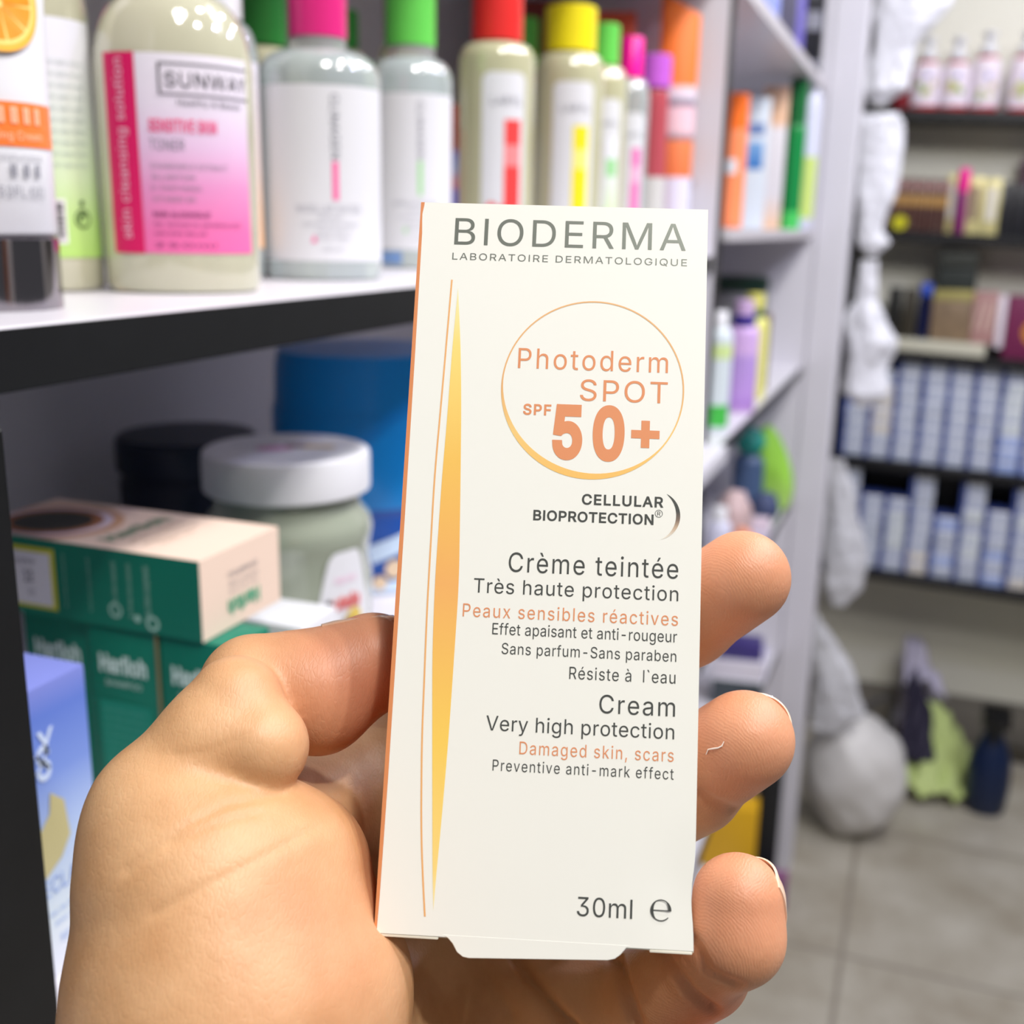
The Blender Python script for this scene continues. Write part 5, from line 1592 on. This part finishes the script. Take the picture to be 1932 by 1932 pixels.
NAILS = [((60.2, 5.6, -8.6), (0.88, 0.20, -0.42), (0.05, 0.92, 0.38), 7.9, 13.0, 12.0),
         ((62.0, 33.5, -19.5), (0.55, 0.35, -0.75), (0.65, 0.6, 0.45), 9.2, 12.0, 12.5),
         ((61.5, 63.3, -19.5), (0.5, 0.35, -0.78), (0.72, 0.5, 0.45), 8.95, 12.0, 12.0),
         ((-8.5, 43.6, -16.0), (-0.15, 0.92, -0.40), (0.85, 0.35, -0.1), 8.85, 12.0, 13.0)]
LINT = [(55.4, 31.1), (55.7, 32.0), (56.4, 32.2), (57.2, 32.4), (57.8, 32.8), (58.1, 33.6)]

# ------------------------------------------------------------------ the hand (a smooth body grown around bones, in the carton's frame, mm)
def sd_cone(P, a, ra, b, rb):
    a = np.array(a, np.float32); b = np.array(b, np.float32)
    ba = b - a
    L2 = float(ba @ ba)
    px, py, pz = P[0] - a[0], P[1] - a[1], P[2] - a[2]
    t = np.clip((px * ba[0] + py * ba[1] + pz * ba[2]) / L2, 0, 1)
    d = np.sqrt((px - ba[0] * t) ** 2 + (py - ba[1] * t) ** 2 + (pz - ba[2] * t) ** 2)
    return d - (ra + (rb - ra) * t)


def smin(a, b, k):
    h = np.clip(0.5 + 0.5 * (b - a) / k, 0, 1)
    return b + (a - b) * h - k * h * (1 - h)


def surface_nets(D, o, s):
    """Isosurface of grid D at 0: vertices and quads"""
    neg = D < 0
    nx, ny, nz = D.shape
    cn = [(i, j, k) for i in (0, 1) for j in (0, 1) for k in (0, 1)]
    cell = np.zeros((nx - 1, ny - 1, nz - 1), np.uint8)
    for i, j, k in cn:
        cell += neg[i:nx - 1 + i, j:ny - 1 + j, k:nz - 1 + k]
    act = (cell > 0) & (cell < 8)
    I = np.argwhere(act)
    idx = -np.ones(act.shape, np.int64)
    idx[act] = np.arange(len(I))
    acc = np.zeros((len(I), 3)); cnt = np.zeros(len(I))
    ed = [(a, b) for a in cn for b in cn if sum(b) - sum(a) == 1 and all(y >= x for x, y in zip(a, b))]
    for a, b in ed:
        da = D[I[:, 0] + a[0], I[:, 1] + a[1], I[:, 2] + a[2]]
        db = D[I[:, 0] + b[0], I[:, 1] + b[1], I[:, 2] + b[2]]
        m = (da < 0) != (db < 0)
        t = np.where(m, da / np.where(m, da - db, 1), 0)
        p = np.array(a)[None] + t[:, None] * (np.array(b) - np.array(a))[None]
        acc[m] += p[m]; cnt[m] += 1
    V = (I + acc / cnt[:, None]) * s + o
    F = []
    for ax in range(3):
        u, v = (ax + 1) % 3, (ax + 2) % 3
        sl = [slice(None)] * 3
        A = neg.take(range(0, D.shape[ax] - 1), ax); B = neg.take(range(1, D.shape[ax]), ax)
        E = np.argwhere(A != B)
        ok = (E[:, u] > 0) & (E[:, v] > 0) & (E[:, u] < D.shape[u] - 1) & (E[:, v] < D.shape[v] - 1)
        E = E[ok]
        fl = A[E[:, 0], E[:, 1], E[:, 2]]

        def at(du, dv):
            Q = E.copy(); Q[:, u] -= du; Q[:, v] -= dv
            return idx[Q[:, 0], Q[:, 1], Q[:, 2]]
        q = np.stack([at(1, 1), at(0, 1), at(0, 0), at(1, 0)], 1)
        q[~fl] = q[~fl][:, ::-1]
        F.append(q)
    return V, np.concatenate(F)


VOX = 0.75
lo = np.array([-62.0, -128.0, -82.0]); hi = np.array([82.0, 86.0, 32.0])
ax = [np.arange(lo[i], hi[i], VOX, dtype=np.float32) for i in range(3)]
Pg = (ax[0][:, None, None], ax[1][None, :, None], ax[2][None, None, :])
parts = {}
KG = {'palm': 7.0, 'thumb': 3.0, 'thumbtip': 4.0, 'thumbfold': 2.0, 'index': 3.0, 'middle': 3.0, 'ring': 2.2, 'little': 3.0}
for grp, a, ra, b, rb in HAND:
    d = sd_cone(Pg, a, ra, b, rb)
    parts[grp] = d if grp not in parts else smin(parts[grp], d, KG[grp])
fing = parts['index']
for k_ in ('middle', 'ring', 'little'):
    fing = smin(fing, parts[k_], 0.7)
hand_d = smin(parts['palm'], fing, 5.0)
th = smin(parts['thumb'], parts['thumbfold'], 3.0)
th = smin(th, parts['thumbtip'], 0.5)
hand_d = smin(hand_d, th, 1.3)
# the flesh gives way where it presses on the carton
bx = np.maximum(np.maximum(np.abs(Pg[0] - (BW + ORX) / 2) - (BW - ORX) / 2, np.abs(Pg[1] - BH / 2) - BH / 2), np.abs(Pg[2] + BD / 2) - BD / 2) - 0.12
bx = bx + 0.0 * hand_d
hand_d = -smin(-hand_d, bx, 1.2)
V, F = surface_nets(hand_d, lo, VOX)
del parts, fing, th, bx
# relax the grid steps
for _ in range(3):
    acc = np.zeros_like(V); cnt = np.zeros(len(V))
    for a, b in ((0, 1), (1, 2), (2, 3), (3, 0)):
        np.add.at(acc, F[:, a], V[F[:, b]]); np.add.at(cnt, F[:, a], 1)
        np.add.at(acc, F[:, b], V[F[:, a]]); np.add.at(cnt, F[:, b], 1)
    V = V * 0.45 + 0.55 * acc / np.maximum(cnt, 1)[:, None]
Nrm = np.zeros_like(V)
fn_ = np.cross(V[F[:, 2]] - V[F[:, 0]], V[F[:, 3]] - V[F[:, 1]])
for k_ in range(4):
    np.add.at(Nrm, F[:, k_], fn_)
Nrm /= np.linalg.norm(Nrm, axis=1)[:, None] + 1e-9


def seg_dist(p, a, b):
    a = np.array(a); b = np.array(b)
    ba = b - a
    t = np.clip(((p - a) @ ba) / (ba @ ba), 0, 1)
    return np.linalg.norm(p - a - t[:, None] * ba, axis=1)


push = np.zeros(len(V))
for depth, wid, line in CREASES:
    dm = np.full(len(V), 1e9)
    for a, b in zip(line[:-1], line[1:]):
        dm = np.minimum(dm, seg_dist(V[:, :2], a, b))
    push += depth * np.exp(-(dm / wid) ** 2) * (Nrm[:, 2] > 0.05)
V = V - Nrm * push[:, None]
# keep clear of the carton after the creasing
TIPS = {'index': (62.2, 63.9, -19), 'middle': (62.9, 33.8, -19), 'ring': (60.3, 6.0, -8), 'thumb': (-9.0, 43.0, -12), 'little': (61.7, -18, -10)}
flush = np.zeros(len(V)); ridge = np.full(len(V), 99.0)
for nm, c in TIPS.items():
    dd = np.linalg.norm(V - np.array(c), axis=1)
    flush = np.maximum(flush, np.exp(-(dd / 17.0) ** 2))
for c in ((50.0, 55.0, -8), (50.5, 24.0, -8), (49.0, -4.0, 0.0)):
    ridge = np.minimum(ridge, np.linalg.norm((V - np.array(c)) * np.array([1, 1, 0.6]), axis=1))
# rosy heel of the hand
dd = np.linalg.norm(V - np.array((-9.0, -2.0, 5.0)), axis=1)
flush = np.maximum(flush, 0.55 * np.exp(-(dd / 17.0) ** 2))

me = bpy.data.meshes.new('hand')
me.from_pydata((V * MM).tolist(), [], F.tolist())
me.polygons.foreach_set('use_smooth', [True] * len(me.polygons))
for nm, arr in (('flush', flush), ('ridge', ridge)):
    at_ = me.attributes.new(nm, 'FLOAT', 'POINT')
    at_.data.foreach_set('value', arr.astype(np.float32))
me.update()
hand = bpy.data.objects.new('hand', me)
COL.objects.link(hand)
hand.matrix_world = BOXM
tag(hand, 'person\'s left hand, palm up, gripping the white and orange carton', 'hand')


def skin_material():
    m = bpy.data.materials.new('skin')
    m.use_nodes = True
    nt = m.node_tree
    L = nt.links.new
    b = nt.nodes['Principled BSDF']
    tc = nt.nodes.new('ShaderNodeTexCoord')
    n1 = nt.nodes.new('ShaderNodeTexNoise'); n1.inputs['Scale'].default_value = 75; n1.inputs['Detail'].default_value = 5
    L(tc.outputs['Object'], n1.inputs['Vector'])
    mx = nt.nodes.new('ShaderNodeMix'); mx.data_type = 'RGBA'
    mx.inputs[6].default_value = lin((0.80, 0.61, 0.43)); mx.inputs[7].default_value = lin((0.86, 0.685, 0.51))
    r1 = nt.nodes.new('ShaderNodeMapRange'); r1.inputs[1].default_value = 0.35; r1.inputs[2].default_value = 0.65
    L(n1.outputs['Fac'], r1.inputs[0]); L(r1.outputs[0], mx.inputs[0])
    at1 = nt.nodes.new('ShaderNodeAttribute'); at1.attribute_name = 'flush'
    mx2 = nt.nodes.new('ShaderNodeMix'); mx2.data_type = 'RGBA'
    mx2.inputs[7].default_value = lin((0.80, 0.515, 0.405))
    fm_ = nt.nodes.new('ShaderNodeMath'); fm_.operation = 'MULTIPLY'; fm_.inputs[1].default_value = 0.85
    L(at1.outputs['Fac'], fm_.inputs[0])
    L(fm_.outputs[0], mx2.inputs[0]); L(mx.outputs[2], mx2.inputs[6]); L(mx2.outputs[2], b.inputs['Base Color'])
    b.inputs['Roughness'].default_value = 0.46
    b.inputs['Specular IOR Level'].default_value = 0.42
    b.inputs['Subsurface Weight'].default_value = 0.22
    b.inputs['Subsurface Radius'].default_value = (1.0, 0.42, 0.25)
    b.inputs['Subsurface Scale'].default_value = 0.0022
    # fine skin lines and fingerprint ridges
    mp = nt.nodes.new('ShaderNodeMapping'); mp.inputs['Rotation'].default_value = (0, 0, R(38)); mp.inputs['Scale'].default_value = (1.0, 0.33, 0.6)
    L(tc.outputs['Object'], mp.inputs[0])
    vo = nt.nodes.new('ShaderNodeTexVoronoi'); vo.inputs['Scale'].default_value = 1500; vo.feature = 'DISTANCE_TO_EDGE'
    L(mp.outputs[0], vo.inputs['Vector'])
    vr = nt.nodes.new('ShaderNodeMapRange'); vr.inputs[1].default_value = 0.0; vr.inputs[2].default_value = 0.16
    L(vo.outputs['Distance'], vr.inputs[0])
    n2 = nt.nodes.new('ShaderNodeTexNoise'); n2.inputs['Scale'].default_value = 420; n2.inputs['Detail'].default_value = 6
    L(tc.outputs['Object'], n2.inputs['Vector'])
    at2 = nt.nodes.new('ShaderNodeAttribute'); at2.attribute_name = 'ridge'
    n3 = nt.nodes.new('ShaderNodeTexNoise'); n3.inputs['Scale'].default_value = 160
    L(tc.outputs['Object'], n3.inputs['Vector'])
    ad = nt.nodes.new('ShaderNodeMath'); ad.operation = 'MULTIPLY_ADD'; ad.inputs[1].default_value = 3.0
    L(n3.outputs['Fac'], ad.inputs[0]); L(at2.outputs['Fac'], ad.inputs[2])
    fq = nt.nodes.new('ShaderNodeMath'); fq.operation = 'MULTIPLY'; fq.inputs[1].default_value = 11.5
    L(ad.outputs[0], fq.inputs[0])
    sn = nt.nodes.new('ShaderNodeMath'); sn.operation = 'SINE'
    L(fq.outputs[0], sn.inputs[0])
    fd = nt.nodes.new('ShaderNodeMapRange'); fd.inputs[1].default_value = 24.0; fd.inputs[2].default_value = 15.0
    L(at2.outputs['Fac'], fd.inputs[0])
    rm = nt.nodes.new('ShaderNodeMath'); rm.operation = 'MULTIPLY'
    L(sn.outputs[0], rm.inputs[0]); L(fd.outputs[0], rm.inputs[1])
    s1 = nt.nodes.new('ShaderNodeMath'); s1.operation = 'MULTIPLY_ADD'; s1.inputs[1].default_value = 0.12
    L(rm.outputs[0], s1.inputs[0])
    s0 = nt.nodes.new('ShaderNodeMath'); s0.operation = 'MULTIPLY_ADD'; s0.inputs[1].default_value = 0.24
    L(vr.outputs[0], s0.inputs[0]); L(n2.outputs['Fac'], s0.inputs[2])
    L(s0.outputs[0], s1.inputs[2])
    bp = nt.nodes.new('ShaderNodeBump'); bp.inputs['Strength'].default_value = 0.30; bp.inputs['Distance'].default_value = 0.0003
    L(s1.outputs[0], bp.inputs['Height'])
    L(bp.outputs[0], b.inputs['Normal'])
    return m


me.materials.append(skin_material())
from mathutils.bvhtree import BVHTree
bvh = BVHTree.FromPolygons([tuple(p) for p in V], [tuple(int(i) for i in q) for q in F])
m_nail = mat('finger_nail', (0.93, 0.80, 0.70), rough=0.25, spec=0.5, coat=0.3)


def nail(c, n, a, rad, width, length, over=1.0):
    """a curved nail plate: c = finger axis point under its middle, n = outward normal, a = towards the tip"""
    c, n, a = Vector(c), Vector(n).normalized(), Vector(a)
    a = (a - n * a.dot(n)).normalized()
    s = a.cross(n)
    g = G()
    NU, NV = 14, 12
    half = width / 2 / rad
    top, bot = [], []
    for j in range(NV + 1):
        v = j / NV
        for i in range(NU + 1):
            u = -1 + 2 * i / NU
            th_ = u * half
            # rounded base and free edge
            l = (v - 0.5) * length
            l += (0.12 * length) * (1 - u * u) * (1 if v > 0.5 else -0.6) * abs(v - 0.5) * 2
            dip = 0.07 * rad * (v - 0.4) ** 2 * 4 * (1 if v > 0.4 else 0.3)
            d_ = n * math.cos(th_) + s * math.sin(th_)
            hit = bvh.ray_cast(c + a * l + d_ * 30.0, -d_)
            rr = (hit[0] - (c + a * l)).dot(d_) + 0.30 if hit[0] is not None else 0.0
            rr = min(rad + 0.6, max(rr, rad - dip - 0.55))
            p = c + d_ * rr + a * l
            top.append(p)
            bot.append(p - (n * math.cos(th_) + s * math.sin(th_)) * 0.45)
    k = NU + 1
    f = []
    nn = len(top)
    for j in range(NV):
        for i in range(NU):
            q = (j * k + i, j * k + i + 1, (j + 1) * k + i + 1, (j + 1) * k + i)
            f.append(q); f.append(tuple(nn + t for t in q[::-1]))
    rim = [i for i in range(k)] + [j * k + NU for j in range(1, NV + 1)] + [NV * k + i for i in range(NU - 1, -1, -1)] + [j * k for j in range(NV - 1, 0, -1)]
    for i in range(len(rim)):
        q, w_ = rim[i], rim[(i + 1) % len(rim)]
        f.append((w_, q, nn + q, nn + w_))
    g.add([tuple(p * MM) for p in top + bot], f)
    o = g.make('nail', [m_nail], hand, angle=60)
    return o


for args in NAILS:
    nail(*args)


# a curled thread of lint on the middle fingertip
pts = []
for x_, y_ in LINT:
    hit = bvh.ray_cast(Vector((x_, y_, 40.0)), Vector((0, 0, -1)))
    if hit[0] is not None:
        pts.append(hit[0] + hit[1] * 0.22)
if len(pts) > 2:
    base = pts[0].copy()
    o = G().tube([(p - base) * MM for p in pts], [0.00009, 0.00013, 0.00017, 0.00015, 0.00014, 0.00008][:len(pts)], 6).make('lint_thread', [mat('white_lint', (0.95, 0.90, 0.86), rough=0.8)])
    o.matrix_world = BOXM @ Matrix.Translation(base * MM)
    tag(o, 'tiny curled white lint thread stuck to the middle fingertip', 'thread')
